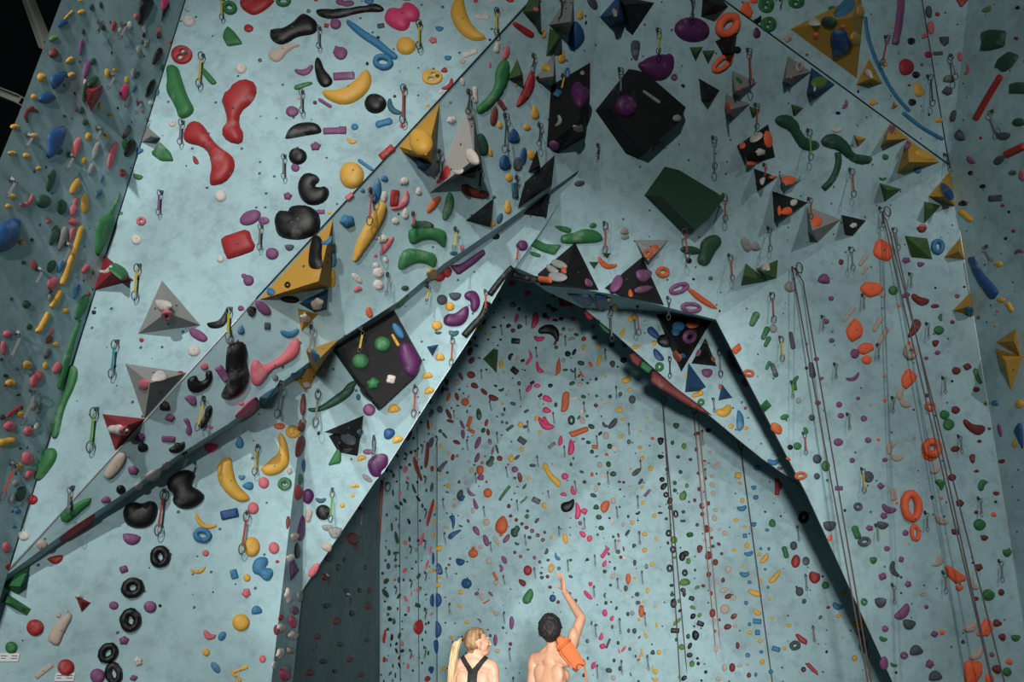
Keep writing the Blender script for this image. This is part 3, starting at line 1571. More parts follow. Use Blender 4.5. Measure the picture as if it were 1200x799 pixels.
n 1030 202 o 26 26 0
n 1062 228 o 32 28 0
n 1102 252 r 28 30 0
n 1142 283 r 28 28 0
n 1178 315 r 28 28 0
d 995 340 c 32 18 20
z 1083 298 o 32 26 0
z 1072 383 o 26 16 0
n 980 403 s 24 26 0
n 1020 432 s 28 26 0
n 1118 440 o 26 28 0
n 1155 470 o 24 26 0
r 1070 530 s 60 74 0
P n 1003,590 1025,590 1063,610 1055,640 1035,645 1010,620 @half_moon_hold
P g 1030,735 1045,700 1090,647 1112,680 1110,720 1080,768 1040,765 @leaf_hold
m 905 455 o 62 36 65
m 880 515 c 48 24 -100
o 842 570 q 64 22 65
l 845 615 x 44 40 0
z 1200 395 c 40 24 -70
z 1165 548 o 24 20 0
z 1170 580 f 32 28 0
l 780 190 o 52 46 0
l 795 463 o 40 50 0
l 740 365 o 36 30 0
m 685 0 o 40 16 0
P m 683,25 695,22 715,60 728,90 710,105 690,85 @drop_hold
l 684 110 o 28 46 0
B 602 20 f 54 50 0
l 555 75 o 36 26 0
y 555 28 o 30 16 0
z 502 128 o 14 16 0
g 1065 150 o 34 32 0
z 1070 112 o 24 24 0
z 1130 38 q 62 38 25
n 938 78 o 28 34 0
k 957 32 o 14 14 0
y 1188 72 o 36 44 0
z 1135 180 o 48 22 -50
L g 14 1065,10 1045,35 1020,55
z 1190 262 o 22 24 0
w 762 238 o 28 20 0
o 780 750 q 50 12 -28
m 712 692 o 26 34 60
l 748 715 o 34 50 0
m 810 695 o 44 22 45
Q e 478,30 484,100
Q e 488,270 494,340
Q e 500,515 506,585
Q e 762,85 770,155
Q e 810,335 816,400
Q e 900,570 912,635
Q e 995,40 1003,110
Q e 1052,285 1060,355
Q e 1118,515 1126,585
d 150 85 o 40 28 50
k 180 60 o 34 20 60
k 205 40 o 40 20 60
d 148 300 o 90 28 80
d 145 170 o 14 22 0
k 80 140 o 16 24 0
k 115 225 o 20 56 0
z 90 500 o 30 48 0
d 75 605 o 36 46 40
d 70 690 o 76 34 55
d 165 710 o 46 24 -55
d 95 405 o 24 50 0
m 165 215 o 18 36 0
s 325 310 o 96 24 -75
s 210 335 o 30 34 0
k 240 310 o 18 40 0
d 300 320 o 22 26 0
s 385 390 o 60 20 -80
s 360 490 o 70 22 -70
s 205 530 o 44 26 -50
s 135 597 o 24 22 0
z 165 597 o 22 44 0
k 198 597 o 14 22 0
d 303 570 o 44 26 -60
s 300 665 o 34 30 0
g 315 655 o 20 30 0
s 210 725 o 44 22 60
s 252 690 o 50 12 -80
d 145 405 o 20 18 0
d 142 455 o 20 26 0
z 143 498 o 22 26 0
d 167 498 o 16 22 0
d 160 405 o 14 16 0
z 70 460 o 18 24 0
z 75 370 o 12 24 0
z 75 322 o 12 14 0
k 50 550 o 20 26 0
d 330 75 o 20 34 0
k 313 180 o 14 22 0
k 300 25 o 50 20 60
k 235 185 o 20 46 -20
e 285 385 o 26 34 0
e 217 440 o 26 20 -40
k 258 517 o 18 14 0
k 325 460 o 10 12 0
d 285 470 o 14 24 0
s 232 790 o 22 16 0
d 295 775 o 40 30 0
z 68 652 o 18 14 0
k 67 748 o 16 16 -40
d 355 700 o 24 14 -40
Q k 345,100 342,165
Q k 340,320 338,385
Q k 240,360 238,420
Q k 345,545 342,610
Q k 135,645 134,705
Q k 130,410 128,470
Q k 242,598 240,660
T 440 690 7.32
P r 325,310 345,280 385,255 403,275 410,330 400,370 375,398 345,385 325,355 @sloper_hold
P B 500,425 502,260 530,270 560,310 570,350 560,400 530,420 @half_moon_hold
P B 495,440 548,432 548,480 530,560 512,550 498,490 @drop_hold
P B 445,685 470,660 500,665 500,695 480,735 465,715 @drop_hold
y 588 685 f 52 48 -20
r 445 770 o 46 60 60
y 725 148 o 38 36 0
y 785 285 o 44 36 0
y 650 415 f 36 36 -20
y 708 550 o 30 40 0
z 785 575 o 40 70 0
n 600 290 o 22 16 0
n 597 72 o 18 14 0
m 890 272 c 48 16 -130
l 1035 210 f 60 42 20
l 1005 183 o 36 16 40
m 1168 290 o 115 44 92
m 1028 440 o 105 36 92
l 1045 530 f 50 44 0
n 1158 472 s 32 36 0
n 965 350 o 20 16 0
z 985 400 o 28 28 0
d 1095 333 o 26 24 0
k 1097 140 o 10 10 0
k 848 338 o 26 18 0
s 282 175 o 26 60 0
z 427 180 o 36 18 -60
d 375 145 o 26 40 0
d 350 130 o 18 36 0
P r 55,430 75,350 95,345 90,400 80,465 65,465 @flake_hold
d 118 165 o 44 40 20
z 107 218 o 26 34 0
k 190 170 o 16 34 0
k 125 262 o 34 40 40
d 158 278 o 32 56 0
d 105 345 o 24 30 0
d 205 400 o 28 60 20
k 140 415 o 26 60 0
s 228 470 o 30 46 0
k 180 470 o 22 34 30
s 258 92 o 26 36 0
k 258 222 o 22 30 60
k 230 345 o 18 16 -40
k 228 278 o 14 16 0
k 432 300 o 16 28 0
k 430 370 o 14 34 0
d 402 435 o 18 30 0
k 455 290 o 20 28 0
d 452 550 o 22 40 0
k 230 530 o 38 30 -50
k 180 530 o 22 50 -20
k 202 590 o 36 20 -70
r 75 605 o 30 56 0
b 100 610 o 16 36 0
k 130 480 o 14 36 0
s 278 662 o 28 50 0
k 320 700 o 24 18 40
z 125 725 o 44 22 -60
k 205 655 o 18 60 -20
k 150 660 o 14 40 0
r 48 737 o 20 28 0
k 170 740 o 18 50 0
b 145 785 o 28 26 0
k 72 790 o 14 30 0
k 218 775 o 14 18 0
s 320 575 o 20 30 0
d 240 640 o 12 16 0
k 400 635 o 18 24 0
s 480 215 o 18 40 50
Q e 638,130 642,220
Q e 668,455 668,555
Q e 1105,205 1108,295
Q e 1153,515 1155,620
Q e 1183,765 1185,800
Q k 292,525 288,610
Q k 420,170 415,270
Q k 415,500 410,600
T 640 320 6
r 265 462 o 34 36 40
k 340 452 o 36 30 0
d 212 432 o 36 24 20
e 180 465 c 44 24 170
y 265 515 o 38 28 -20
y 368 515 o 36 36 0
w 255 550 c 50 24 20
k 152 567 s 42 44 0
k 197 555 o 54 24 -60
n 64 490 o 40 20 -80
d 70 522 o 28 26 0
P o 55,730 70,700 68,650 85,600 95,585 103,650 105,685 85,712 @horn_hold
e 122 613 r 28 34 0
d 245 632 o 50 36 10
o 312 640 q 40 22 55
y 372 612 o 82 32 105
z 467 640 p 52 46 80
k 503 657 o 14 16 0
d 135 680 o 42 18 0
z 185 685 c 36 16 40
o 250 710 q 50 14 60
k 352 745 o 22 26 0
y 417 728 o 20 20 0
d 182 775 o 46 28 -20
l 235 782 o 42 32 0
k 292 773 o 22 18 0
y 563 752 f 72 50 -20
d 122 392 o 28 28 0
v 190 322 o 30 26 30
k 105 320 o 34 28 0
k 65 330 o 40 22 10
e 175 395 c 44 22 0
k 255 750 o 16 18 0
r 232 722 o 20 30 40
k 30 790 o 36 30 0
n 52 250 c 50 30 20
v 15 315 o 26 36 0
d 15 230 o 30 40 60
e 105 432 o 20 22 0
k 50 160 s 24 26 0
Q e 135,445 138,510
Q e 415,540 420,610
Q k 205,675 207,745
T 640 450 6
P o 125,48 168,55 160,100 165,140 145,195 97,198 110,150 108,100 @bar_hold
P o 155,335 190,330 280,295 298,305 297,335 250,350 180,380 170,360 @bar_hold
w 195 95 c 46 18 -10
d 262 88 o 36 28 20
r 298 73 o 14 14 0
d 355 83 o 22 24 0
n 350 150 q 28 26 30
l 395 105 c 26 16 60
d 450 88 o 26 28 0
z 522 70 o 28 36 20
y 590 40 o 40 26 0
y 437 133 o 28 14 0
z 605 108 s 50 60 0
y 515 180 o 56 44 10
d 68 145 o 26 36 0
k 170 38 o 8 8 0
k 178 255 r 52 70 0
w 250 190 o 40 44 0
l 255 255 o 36 56 -20
d 288 224 o 24 20 0
d 230 235 o 36 18 -60
d 318 298 o 50 34 20
z 388 226 o 14 16 0
z 415 285 c 50 22 40
z 470 278 o 90 44 -50
y 538 247 f 32 26 0
y 708 238 o 22 22 0
k 380 347 o 38 22 -40
l 420 362 o 46 54 0
z 260 385 o 26 18 0
d 297 410 o 36 26 10
o 343 442 q 44 28 5
d 322 475 o 30 32 0
d 447 437 o 38 42 0
w 480 455 o 42 50 -30
y 525 368 o 36 30 0
z 582 405 s 30 36 0
y 662 330 o 20 18 0
o 748 382 f 28 26 190
y 660 445 f 36 30 0
k 728 433 o 12 14 0
o 425 495 f 30 24 200
g 355 508 o 30 14 -20
k 192 522 o 14 22 0
d 175 565 s 22 28 0
l 376 567 s 38 44 0
d 438 563 o 36 44 0
y 675 520 o 38 26 -20
y 595 597 o 22 14 0
y 735 592 o 40 36 0
P z 600,645 605,620 640,590 670,590 665,615 630,648 @drop_hold
d 250 617 o 32 20 20
o 322 635 o 24 34 0
z 355 630 o 14 18 0
w 400 635 c 44 26 20
d 472 632 o 46 40 0
n 515 687 o 26 18 20
n 545 690 o 24 20 0
z 665 685 o 50 26 -55
y 588 718 o 20 16 0
y 675 725 o 26 26 0
d 270 688 o 28 28 0
d 372 702 o 24 22 0
k 520 740 o 18 16 0
m 712 765 q 64 22 -50
l 350 737 o 30 50 20
d 332 782 o 48 30 20
k 433 722 o 8 8 0
P y -15,550 15,585 50,640 112,685 90,735 70,715 20,665 -10,610 @banana_hold
v 132 648 s 50 50 0
k 150 677 o 12 10 0
P v 170,745 175,715 190,712 200,750 217,770 195,783 175,770 @bean_hold
v 122 775 f 50 30 190
P v 80,420 95,360 110,362 120,400 105,432 85,435 @drop_hold
P v 150,500 155,440 165,385 180,385 200,430 200,470 180,500 @drop_hold
z 40 430 q 60 26 -38
d 197 405 o 12 14 0
P v -60,230 -40,230 -20,260 30,280 58,290 50,315 20,325 -20,320 -50,280 @bean_hold
k 805 395 f 46 50 0
P k 780,380 800,375 828,395 820,420 800,432 785,410 @heart_hold
k 805 510 f 46 32 10
k 852 600 s 30 32 0
k 815 670 o 40 36 0
P k 800,725 815,700 850,690 852,715 830,745 808,745 @bean_hold
k 843 778 r 38 40 0
d 915 292 f 46 44 0
d 888 413 o 26 32 0
d 928 512 o 30 26 0
G 970 436 o 38 44 0
d 945 618 o 30 28 0
G 990 715 o 28 32 0
d 905 695 o 28 32 0
d 905 747 o 30 30 0
G 960 782 s 48 44 0
n 1060 348 o 50 28 -20
n 1057 460 o 26 34 0
n 1015 530 f 28 26 0
n 1070 627 o 24 26 0
n 1078 740 o 30 30 0
l 1110 555 o 36 44 -40
l 1190 585 o 26 40 0
l 1165 650 f 32 28 0
l 1168 710 f 38 34 0
l 1175 768 o 32 40 0
k 1140 325 f 42 34 0
l 1152 480 o 28 28 0
n 1120 665 o 26 20 0
Q e 492,20 497,100
Q e 580,280 586,358
Q e 662,540 668,600
Q e 265,130 272,200
Q e 50,205 58,275
Q e 355,368 362,430
Q e 128,440 132,510
Q e 433,620 437,700
Q e 202,685 212,755
Q e 15,755 22,800
Q g 1098,330 1105,430
Q g 1120,600 1124,665
T 640 580 6
P k 100,70 120,50 160,45 190,22 202,40 195,85 170,115 130,125 105,105 @sloper_hold
P v 198,165 208,110 203,55 220,50 245,100 245,145 220,175 @kidney_hold
v 268 112 s 48 42 0
P o 378,100 385,60 410,40 440,38 450,60 435,110 405,132 @knob_hold
d 352 85 f 44 40 180
l 472 40 s 42 48 0
k 518 84 o 16 18 0
d 370 155 o 42 38 10
w 460 178 c 40 20 -70
k 445 162 o 20 16 0
d 388 232 o 44 34 10
z 240 197 s 30 34 0
k 577 150 o 22 24 0
k 645 125 c 34 18 -30
l 540 207 o 30 30 0
y 605 193 f 32 36 0
y 682 53 o 30 26 0
k 645 178 o 14 14 0
d 572 265 o 54 22 -55
y 762 143 o 28 34 0
k 802 125 f 38 18 180
k 845 167 o 26 22 -20
P v 228,262 245,250 270,258 283,285 270,303 250,295 @half_moon_hold
P v 283,300 295,283 320,282 327,305 310,332 290,325 @half_moon_hold
d 362 278 f 20 22 0
y 134 305 o 72 40 75
y 36 296 o 24 32 0
L v 28 438,368 405,420 388,440
v 410 483 o 52 28 -65
P b 60,405 70,400 78,430 102,440 100,460 75,460 60,440 @horn_hold
d 172 457 o 24 22 0
k 290 453 f 26 24 180
y 36 513 r 44 66 15
b 90 515 o 28 28 0
n 10 573 o 26 28 0
z 172 573 o 34 22 25
n 28 647 o 28 26 0
B 46 725 s 46 54 0
n 85 752 o 28 26 0
z 165 693 o 24 26 0
z 14 457 o 26 22 0
n 508 283 o 36 18 80
s 510 322 o 20 20 0
d 505 398 o 34 34 0
n 545 378 o 36 14 75
n 525 437 o 26 26 -40
w 548 442 o 30 34 0
z 618 356 x 32 36 45
z 472 293 o 20 22 0
z 440 413 o 18 24 0
z 448 470 o 18 14 20
d 483 515 o 20 26 0
d 412 537 o 28 30 -50
y 692 275 s 36 34 0
y 692 387 o 40 34 -40
y 772 307 o 18 32 0
z 623 475 o 26 46 0
z 705 502 r 26 36 0
y 745 488 o 36 30 0
y 712 670 o 26 44 0
y 625 582 o 24 20 0
P o 558,590 562,560 578,547 595,565 597,600 580,635 565,625 @knob_hold
l 470 570 o 34 40 30
d 453 633 o 24 22 -40
z 560 655 o 30 46 0
r 607 718 o 14 14 0
z 640 697 o 34 34 -20
z 645 757 o 38 30 -10
y 683 747 o 18 20 0
r 670 785 o 36 22 0
P v 262,670 280,668 325,715 328,735 300,732 265,695 @drop_hold
v 312 625 f 32 34 0
z 415 705 c 38 14 95
d 420 758 s 24 30 0
k 457 752 o 14 18 0
d 208 742 o 24 28 0
l 527 672 o 16 20 0
w 565 715 o 22 32 0
k 912 133 r 38 56 -10
k 862 268 r 44 50 10
k 892 383 r 42 52 0
k 870 515 r 46 56 0
k 870 40 o 36 54 30
d 873 88 o 36 36 0
G 898 315 o 52 54 0
k 957 432 o 46 68 0
k 975 548 r 42 46 0
P G 935,635 940,600 965,585 1005,595 1012,620 980,640 @half_moon_hold
G 1000 465 o 34 44 0
G 988 412 o 36 44 0
G 958 15 o 44 48 0
d 965 118 o 28 26 0
d 962 182 b 38 26 0
d 1012 280 b 48 40 -10
k 1062 210 o 26 26 0
k 857 337 o 20 24 0
k 882 635 o 30 24 0
k 895 762 o 46 66 0
k 963 668 o 40 34 0
k 1022 725 o 40 30 15
d 887 697 o 24 26 0
G 1063 652 c 34 22 150
n 1105 638 o 28 26 0
n 1045 38 o 24 28 0
n 1140 60 o 26 30 0
l 1097 75 s 40 46 0
n 1098 135 o 30 32 0
n 1130 240 o 44 50 0
n 1165 300 o 24 24 0
P n 1060,390 1085,375 1090,350 1098,370 1092,405 1065,408 @horn_hold
n 1140 430 o 48 50 0
l 1118 318 o 26 24 0
z 1172 360 o 28 26 0
l 1140 500 o 26 28 0
n 1142 562 o 32 36 0
n 1160 692 o 24 32 0
l 1190 105 o 34 30 0
l 1160 243 o 28 34 0
G 905 440 o 32 20 0
d 1005 48 o 16 16 0
z 1048 527 o 20 24 0
k 945 370 o 14 14 0
G 935 745 o 28 30 0
G 1030 790 o 40 24 0
Q e 645,10 648,90
Q e 657,262 660,345
Q e 675,540 680,625
Q e 488,320 490,385
Q e 503,590 508,660
Q e 338,645 340,720
Q e 495,85 502,160
Q e 90,225 93,290
Q e 268,165 272,240
Q e 342,425 345,495
Q e 152,460 155,540
T 680 690 7.32
P v 185,205 195,178 215,172 232,190 235,225 215,240 195,230 @sloper_hold
P v 250,265 255,240 280,225 292,240 285,270 262,278 @sloper_hold
P v 152,430 165,400 185,365 198,395 195,430 175,443 @drop_hold
P v 162,480 180,470 205,462 220,485 210,510 180,520 165,500 @kidney_hold
v 112 657 o 66 40 -65
z 238 468 q 90 20 -68
o 524 195 o 100 50 90
y 505 262 o 30 34 0
z 97 292 o 40 18 -80
z 60 447 o 30 40 0
z 275 325 o 26 40 0
d 325 463 o 28 36 0
P z 212,690 230,675 265,680 278,705 260,722 225,718 @bean_hold
d 290 613 o 28 36 0
d 340 682 o 30 44 0
l 285 762 o 40 46 0
d 408 215 o 30 40 0
e 447 208 s 38 44 0
d 310 165 o 26 36 20
z 415 358 o 26 40 0
z 465 360 o 40 50 0
d 425 515 o 30 36 0
s 333 535 o 46 16 70
s 372 515 o 70 26 -55
n 507 415 o 36 16 -50
P y 540,350 548,345 555,385 582,392 585,410 565,428 548,405 @horn_hold
P y 515,510 525,505 540,540 538,575 510,590 500,575 520,560 @horn_hold
P y 612,660 625,650 630,690 665,685 668,720 645,735 622,720 @horn_hold
P y 612,755 630,765 670,762 668,790 625,797 @jug_hold
y 655 310 o 26 40 0
y 642 155 o 28 24 0
y 675 543 s 38 48 0
z 622 545 x 44 50 0
o 500 607 o 36 26 -40
z 475 577 o 20 28 0
k 614 475 o 16 18 0
k 265 112 o 14 18 0
P k 772,115 790,82 815,80 828,110 820,155 800,168 780,150 @sloper_hold
P G 795,290 825,265 860,240 868,265 835,295 808,318 797,310 @bar_hold
k 813 357 q 74 44 2
d 822 435 o 22 36 0
d 788 47 o 34 38 0
k 857 185 o 40 26 -40
k 955 82 q 48 36 20
G 967 160 f 52 28 200
k 967 235 o 58 38 -50
G 1023 225 o 46 34 -50
k 1033 300 q 58 36 22
k 977 320 o 18 22 0
P k 960,395 975,362 1005,358 1022,390 1010,435 985,445 965,425 @sloper_hold
d 925 407 o 36 46 0
G 870 498 o 52 54 0
k 940 488 o 60 36 -65
k 938 568 o 52 44 0
G 958 645 o 44 52 0
k 1012 640 o 30 36 0
k 1078 713 o 34 26 -50
k 890 765 o 60 40 -40
G 850 755 o 26 30 0
r 1133 210 s 52 74 0
r 1122 40 o 26 38 0
l 1150 272 o 30 40 0
n 1155 362 o 26 32 0
l 1165 510 r 40 54 0
l 1180 770 o 36 44 0
n 1195 265 o 20 30 0
l 1190 340 o 26 40 0
z 65 595 o 20 34 0
z 30 740 o 26 40 20
z 435 740 o 16 20 0
k 1040 785 o 20 24 -40
d 500 790 o 26 18 0
Q e 132,310 138,415
Q e 147,660 150,770
Q e 340,260 345,385
Q e 555,210 563,320
Q e 578,575 588,695
Q e 355,620 360,735
T 300 440 2.225
V k 280,108 265,210 215,200 190,158 / 250,165 ^0.2
k 230 190 c 40 10 20
y 275 215 f 26 16 160
y 258 287 f 24 12 180
P p 288,230 300,212 320,202 345,205 345,235 325,250 328,265 300,265 @kidney_hold
e 290 268 o 32 14 35
y 252 313 o 10 10 0
y 225 338 o 14 14 0
k 270 145 s 12 12 0
Q e 307,160 306,215
Q e 268,345 266,400
T 300 440 2.225
n 252 425 o 30 34 -30
n 180 525 s 20 20 0
k 190 478 o 22 16 20
n 260 445 o 16 14 0
k 215 500 o 14 20 0
d 235 560 o 16 12 0
n 210 640 o 26 16 -40
k 185 600 o 20 14 0
n 160 680 o 18 16 0
k 250 620 o 14 16 0
d 220 700 o 18 14 0
n 245 740 o 20 14 -30
k 175 745 o 22 14 0
n 292 600 o 18 20 0
k 285 500 o 10 14 0
n 295 560 o 12 16 0
k 205 770 o 14 12 0
n 140 775 o 20 18 0
k 270 560 o 12 14 0
d 290 690 o 14 12 0
n 275 780 o 14 14 0
k 232 480 o 12 12 0
Q k 180,520 178,548
Q k 236,570 234,610
"""
import bpy, bmesh, math, random
import numpy as np
from mathutils import Vector, Matrix, geometry
from mathutils.bvhtree import BVHTree
random.seed(7)
sc = bpy.context.scene
COL = sc.collection
# ------------------------------------------------------------------ camera
W, H, F = 1200.0, 799.0, 880.0
CX, CY = 600.0, 399.5
_z = Vector(((649 - CX) / F, (CY + 1850) / F, -1)).normalized()      # world up seen in camera axes
_f = Vector((0, 0, -1))
_y = (_f - _z * _f.dot(_z)).normalized()
_x = _y.cross(_z)
ROT = Matrix((_x, _y, _z))                                           # camera axes -> world axes
EYE = Vector((0, 0, 1.6))
cam_d = bpy.data.cameras.new('camera')
cam = bpy.data.objects.new('camera', cam_d)
COL.objects.link(cam)
cam_d.sensor_width = 36.0
cam_d.lens = 36.0 * F / W
cam.matrix_world = Matrix.Translation(EYE) @ ROT.to_4x4()
cam_d.clip_end = 200
sc.camera = cam

def ray(u, v):
    return ROT @ Vector(((u - CX) / F, -(v - CY) / F, -1.0))

def at(u, v, d):
    return EYE + ray(u, v) * d

def depth_of(p):
    return -(ROT.transposed() @ (p - EYE)).z

def to_px(p):
    c = ROT.transposed() @ (p - EYE)
    return (CX + F * c.x / -c.z, CY - F * c.y / -c.z)

# ------------------------------------------------------------------ materials
def srgb(c):
    return tuple((x / 12.92 if x <= .04045 else ((x + .055) / 1.055) ** 2.4) for x in c)

def new_mat(name):
    m = bpy.data.materials.new(name)
    m.use_nodes = True
    nt = m.node_tree
    return m, nt, nt.nodes['Principled BSDF']

def N(nt, t, **k):
    n = nt.nodes.new(t)
    for a, b in k.items():
        setattr(n, a, b)
    return n

def plain(name, col, rough=.5, metal=0.0, spec=.5):
    m, nt, b = new_mat(name)
    b.inputs['Base Color'].default_value = (*col, 1)
    b.inputs['Roughness'].default_value = rough
    b.inputs['Metallic'].default_value = metal
    b.inputs['Specular IOR Level'].default_value = spec
    return m

def wall_mat(name, col, dark=1.0):
    m, nt, b = new_mat(name)
    L = nt.links.new
    geo = N(nt, 'ShaderNodeNewGeometry')
    n1 = N(nt, 'ShaderNodeTexNoise'); n1.inputs['Scale'].default_value = 1.1; n1.inputs['Detail'].default_value = 8; n1.inputs['Roughness'].default_value = .65
    n2 = N(nt, 'ShaderNodeTexNoise'); n2.inputs['Scale'].default_value = 7.0; n2.inputs['Detail'].default_value = 6; n2.inputs['Roughness'].default_value = .7
    L(geo.outputs['Position'], n1.inputs['Vector']); L(geo.outputs['Position'], n2.inputs['Vector'])
    r1 = N(nt, 'ShaderNodeValToRGB'); r1.color_ramp.elements[0].position = .36; r1.color_ramp.elements[1].position = .62
    r1.color_ramp.elements[0].color = (*[c * .80 for c in col], 1); r1.color_ramp.elements[1].color = (*[c * 1.06 for c in col], 1)
    L(n1.outputs['Fac'], r1.inputs['Fac'])
    r2 = N(nt, 'ShaderNodeValToRGB'); r2.color_ramp.elements[0].position = .30; r2.color_ramp.elements[1].position = .52
    r2.color_ramp.elements[0].color = (.74, .74, .75, 1); r2.color_ramp.elements[1].color = (1, 1, 1, 1)
    L(n2.outputs['Fac'], r2.inputs['Fac'])
    mx = N(nt, 'ShaderNodeMix', data_type='RGBA', blend_type='MULTIPLY'); mx.inputs[0].default_value = 1
    L(r1.outputs['Color'], mx.inputs[6]); L(r2.outputs['Color'], mx.inputs[7])
    vo = N(nt, 'ShaderNodeTexVoronoi'); vo.inputs['Scale'].default_value = 6.5; vo.inputs['Randomness'].default_value = .55   # bolt holes in the panels
    L(geo.outputs['Position'], vo.inputs['Vector'])
    r3 = N(nt, 'ShaderNodeValToRGB'); r3.color_ramp.elements[0].position = .075; r3.color_ramp.elements[1].position = .10
    r3.color_ramp.elements[0].color = (.12, .13, .14, 1); r3.color_ramp.elements[1].color = (1, 1, 1, 1)
    L(vo.outputs['Distance'], r3.inputs['Fac'])
    m2 = N(nt, 'ShaderNodeMix', data_type='RGBA', blend_type='MULTIPLY'); m2.inputs[0].default_value = .9
    L(mx.outputs[2], m2.inputs[6]); L(r3.outputs['Color'], m2.inputs[7])
    L(m2.outputs[2], b.inputs['Base Color'])
    b.inputs['Roughness'].default_value = .78
    b.inputs['Specular IOR Level'].default_value = .25
    bu = N(nt, 'ShaderNodeBump'); bu.inputs['Strength'].default_value = .12; bu.inputs['Distance'].default_value = .02
    L(n2.outputs['Fac'], bu.inputs['Height']); L(bu.outputs['Normal'], b.inputs['Normal'])
    return m

def hold_mat(name, col, rough=.45, chalk=.35, amt=.5):
    """moulded resin, with chalk rubbed over it in patches"""
    lum = .2126 * col[0] + .7152 * col[1] + .0722 * col[2]
    col = tuple((x * .9 + lum * .1) * .84 for x in col)
    chalk = chalk + .10
    m, nt, b = new_mat(name)
    L = nt.links.new
    geo = N(nt, 'ShaderNodeNewGeometry')
    n1 = N(nt, 'ShaderNodeTexNoise'); n1.inputs['Scale'].default_value = 5.5; n1.inputs['Detail'].default_value = 7; n1.inputs['Roughness'].default_value = .62
    L(geo.outputs['Position'], n1.inputs['Vector'])
    r = N(nt, 'ShaderNodeValToRGB'); r.color_ramp.elements[0].position = .72 - chalk * .45; r.color_ramp.elements[1].position = .95 - chalk * .3
    r.color_ramp.elements[0].color = (0, 0, 0, 1); r.color_ramp.elements[1].color = (amt, amt, amt, 1)
    L(n1.outputs['Fac'], r.inputs['Fac'])
    mx = N(nt, 'ShaderNodeMix', data_type='RGBA')
    L(r.outputs['Color'], mx.inputs[0]); mx.inputs[6].default_value = (*col, 1); mx.inputs[7].default_value = (.62, .62, .6, 1)
    L(mx.outputs[2], b.inputs['Base Color'])
    b.inputs['Roughness'].default_value = min(.8, rough + .12)
    b.inputs['Specular IOR Level'].default_value = .4
    return m

WALLC = srgb((.628, .752, .772))
M_WALL = wall_mat('painted_panel', WALLC)
M_RECESS_SHADE = wall_mat('recess_shade_panel', tuple(x * .34 for x in WALLC))  # wall colour darkened: the shade of the recess is put into its paint
C = lambda r, g, b: srgb((r / 255, g / 255, b / 255))
PAL = {
    'k': ('black', C(14, 15, 17), .38, .30, .30), 'w': ('white', C(214, 206, 198), .6, .1, .4), 'l': ('beige', C(190, 172, 158), .65, .1, .4),
    'y': ('yellow', C(222, 168, 32), .42, .2, .3), 'r': ('red', C(170, 34, 38), .42, .22, .35), 'n': ('maroon', C(122, 44, 42), .5, .25, .35),
    'b': ('blue', C(44, 124, 168), .45, .25, .4), 'B': ('deep blue', C(22, 78, 134), .42, .25, .4), 'c': ('teal', C(44, 100, 122), .5, .3, .4),
    'g': ('green', C(38, 118, 62), .45, .25, .4), 'G': ('olive green', C(92, 138, 52), .5, .25, .4), 'd': ('dark green', C(30, 80, 58), .45, .25, .4),
    'p': ('dark purple', C(92, 34, 92), .38, .22, .45), 'm': ('mauve', C(132, 74, 122), .5, .3, .4), 'v': ('hot pink', C(216, 52, 110), .42, .2, .35),
    's': ('salmon pink', C(214, 104, 116), .5, .25, .4), 'o': ('orange', C(206, 92, 34), .45, .2, .35), 'O': ('fluorescent orange', C(255, 104, 44), .5, .12, .3),
    'e': ('grey', C(150, 152, 150), .6, .2, .4), 'z': ('slate grey', C(72, 82, 90), .55, .3, .45),
}
HOLD = {k: hold_mat(v[0].replace(' ', '_') + '_resin', v[1], v[2], v[3], v[4]) for k, v in PAL.items()}
VOLC = dict({k: v[1] for k, v in PAL.items()}, k=C(9, 10, 12), y=C(196, 146, 26), e=C(150, 152, 148), w=C(176, 174, 168), G=C(66, 104, 46), d=C(28, 72, 48), r=C(150, 26, 34), B=C(28, 82, 128))
VOL = {k: hold_mat(PAL[k][0].replace(' ', '_') + '_painted_plywood', c, .62, .10, .13 if k == 'k' else .4) for k, c in VOLC.items()}
M_BOLT = plain('bolt_steel', (.08, .08, .085), .45, .6)
M_STEEL = plain('steel', (.45, .46, .47), .35, .9)
M_TRIM = plain('edge_trim_metal', (.62, .64, .64), .4, .5)

def link(name, me, mat=None, parent=None):
    o = bpy.data.objects.new(name, me)
    COL.objects.link(o)
    if mat is not None and me is not None and not me.materials:
        me.materials.append(mat)
    if parent is not None:
        o.parent = parent
    return o

def tag(o, label=None, cat=None, group=None, kind=None):
    if label: o['label'] = label
    if cat: o['category'] = cat
    if group: o['group'] = group
    if kind: o['kind'] = kind
    return o

def mesh_from(name, verts, faces, smooth=True):
    me = bpy.data.meshes.new(name)
    me.from_pydata([tuple(v) for v in verts], [], [tuple(f) for f in faces])
    if smooth:
        me.polygons.foreach_set('use_smooth', [True] * len(me.polygons))
    me.update()
    return me

# ------------------------------------------------------------------ wall planes
class Plane:
    def __init__(s, *pts):
        a, b, c = [p if isinstance(p, Vector) else at(*p) for p in pts]
        n = (b - a).cross(c - a).normalized()
        if n.dot(EYE - a) < 0:
            n = -n
        s.o, s.n = a, n
    def hit(s, u, v, off=0.0):
        r = ray(u, v)
        t = ((s.o + s.n * off) - EYE).dot(s.n) / r.dot(s.n)
        return EYE + r * t
    def d(s, u, v):
        return depth_of(s.hit(u, v))

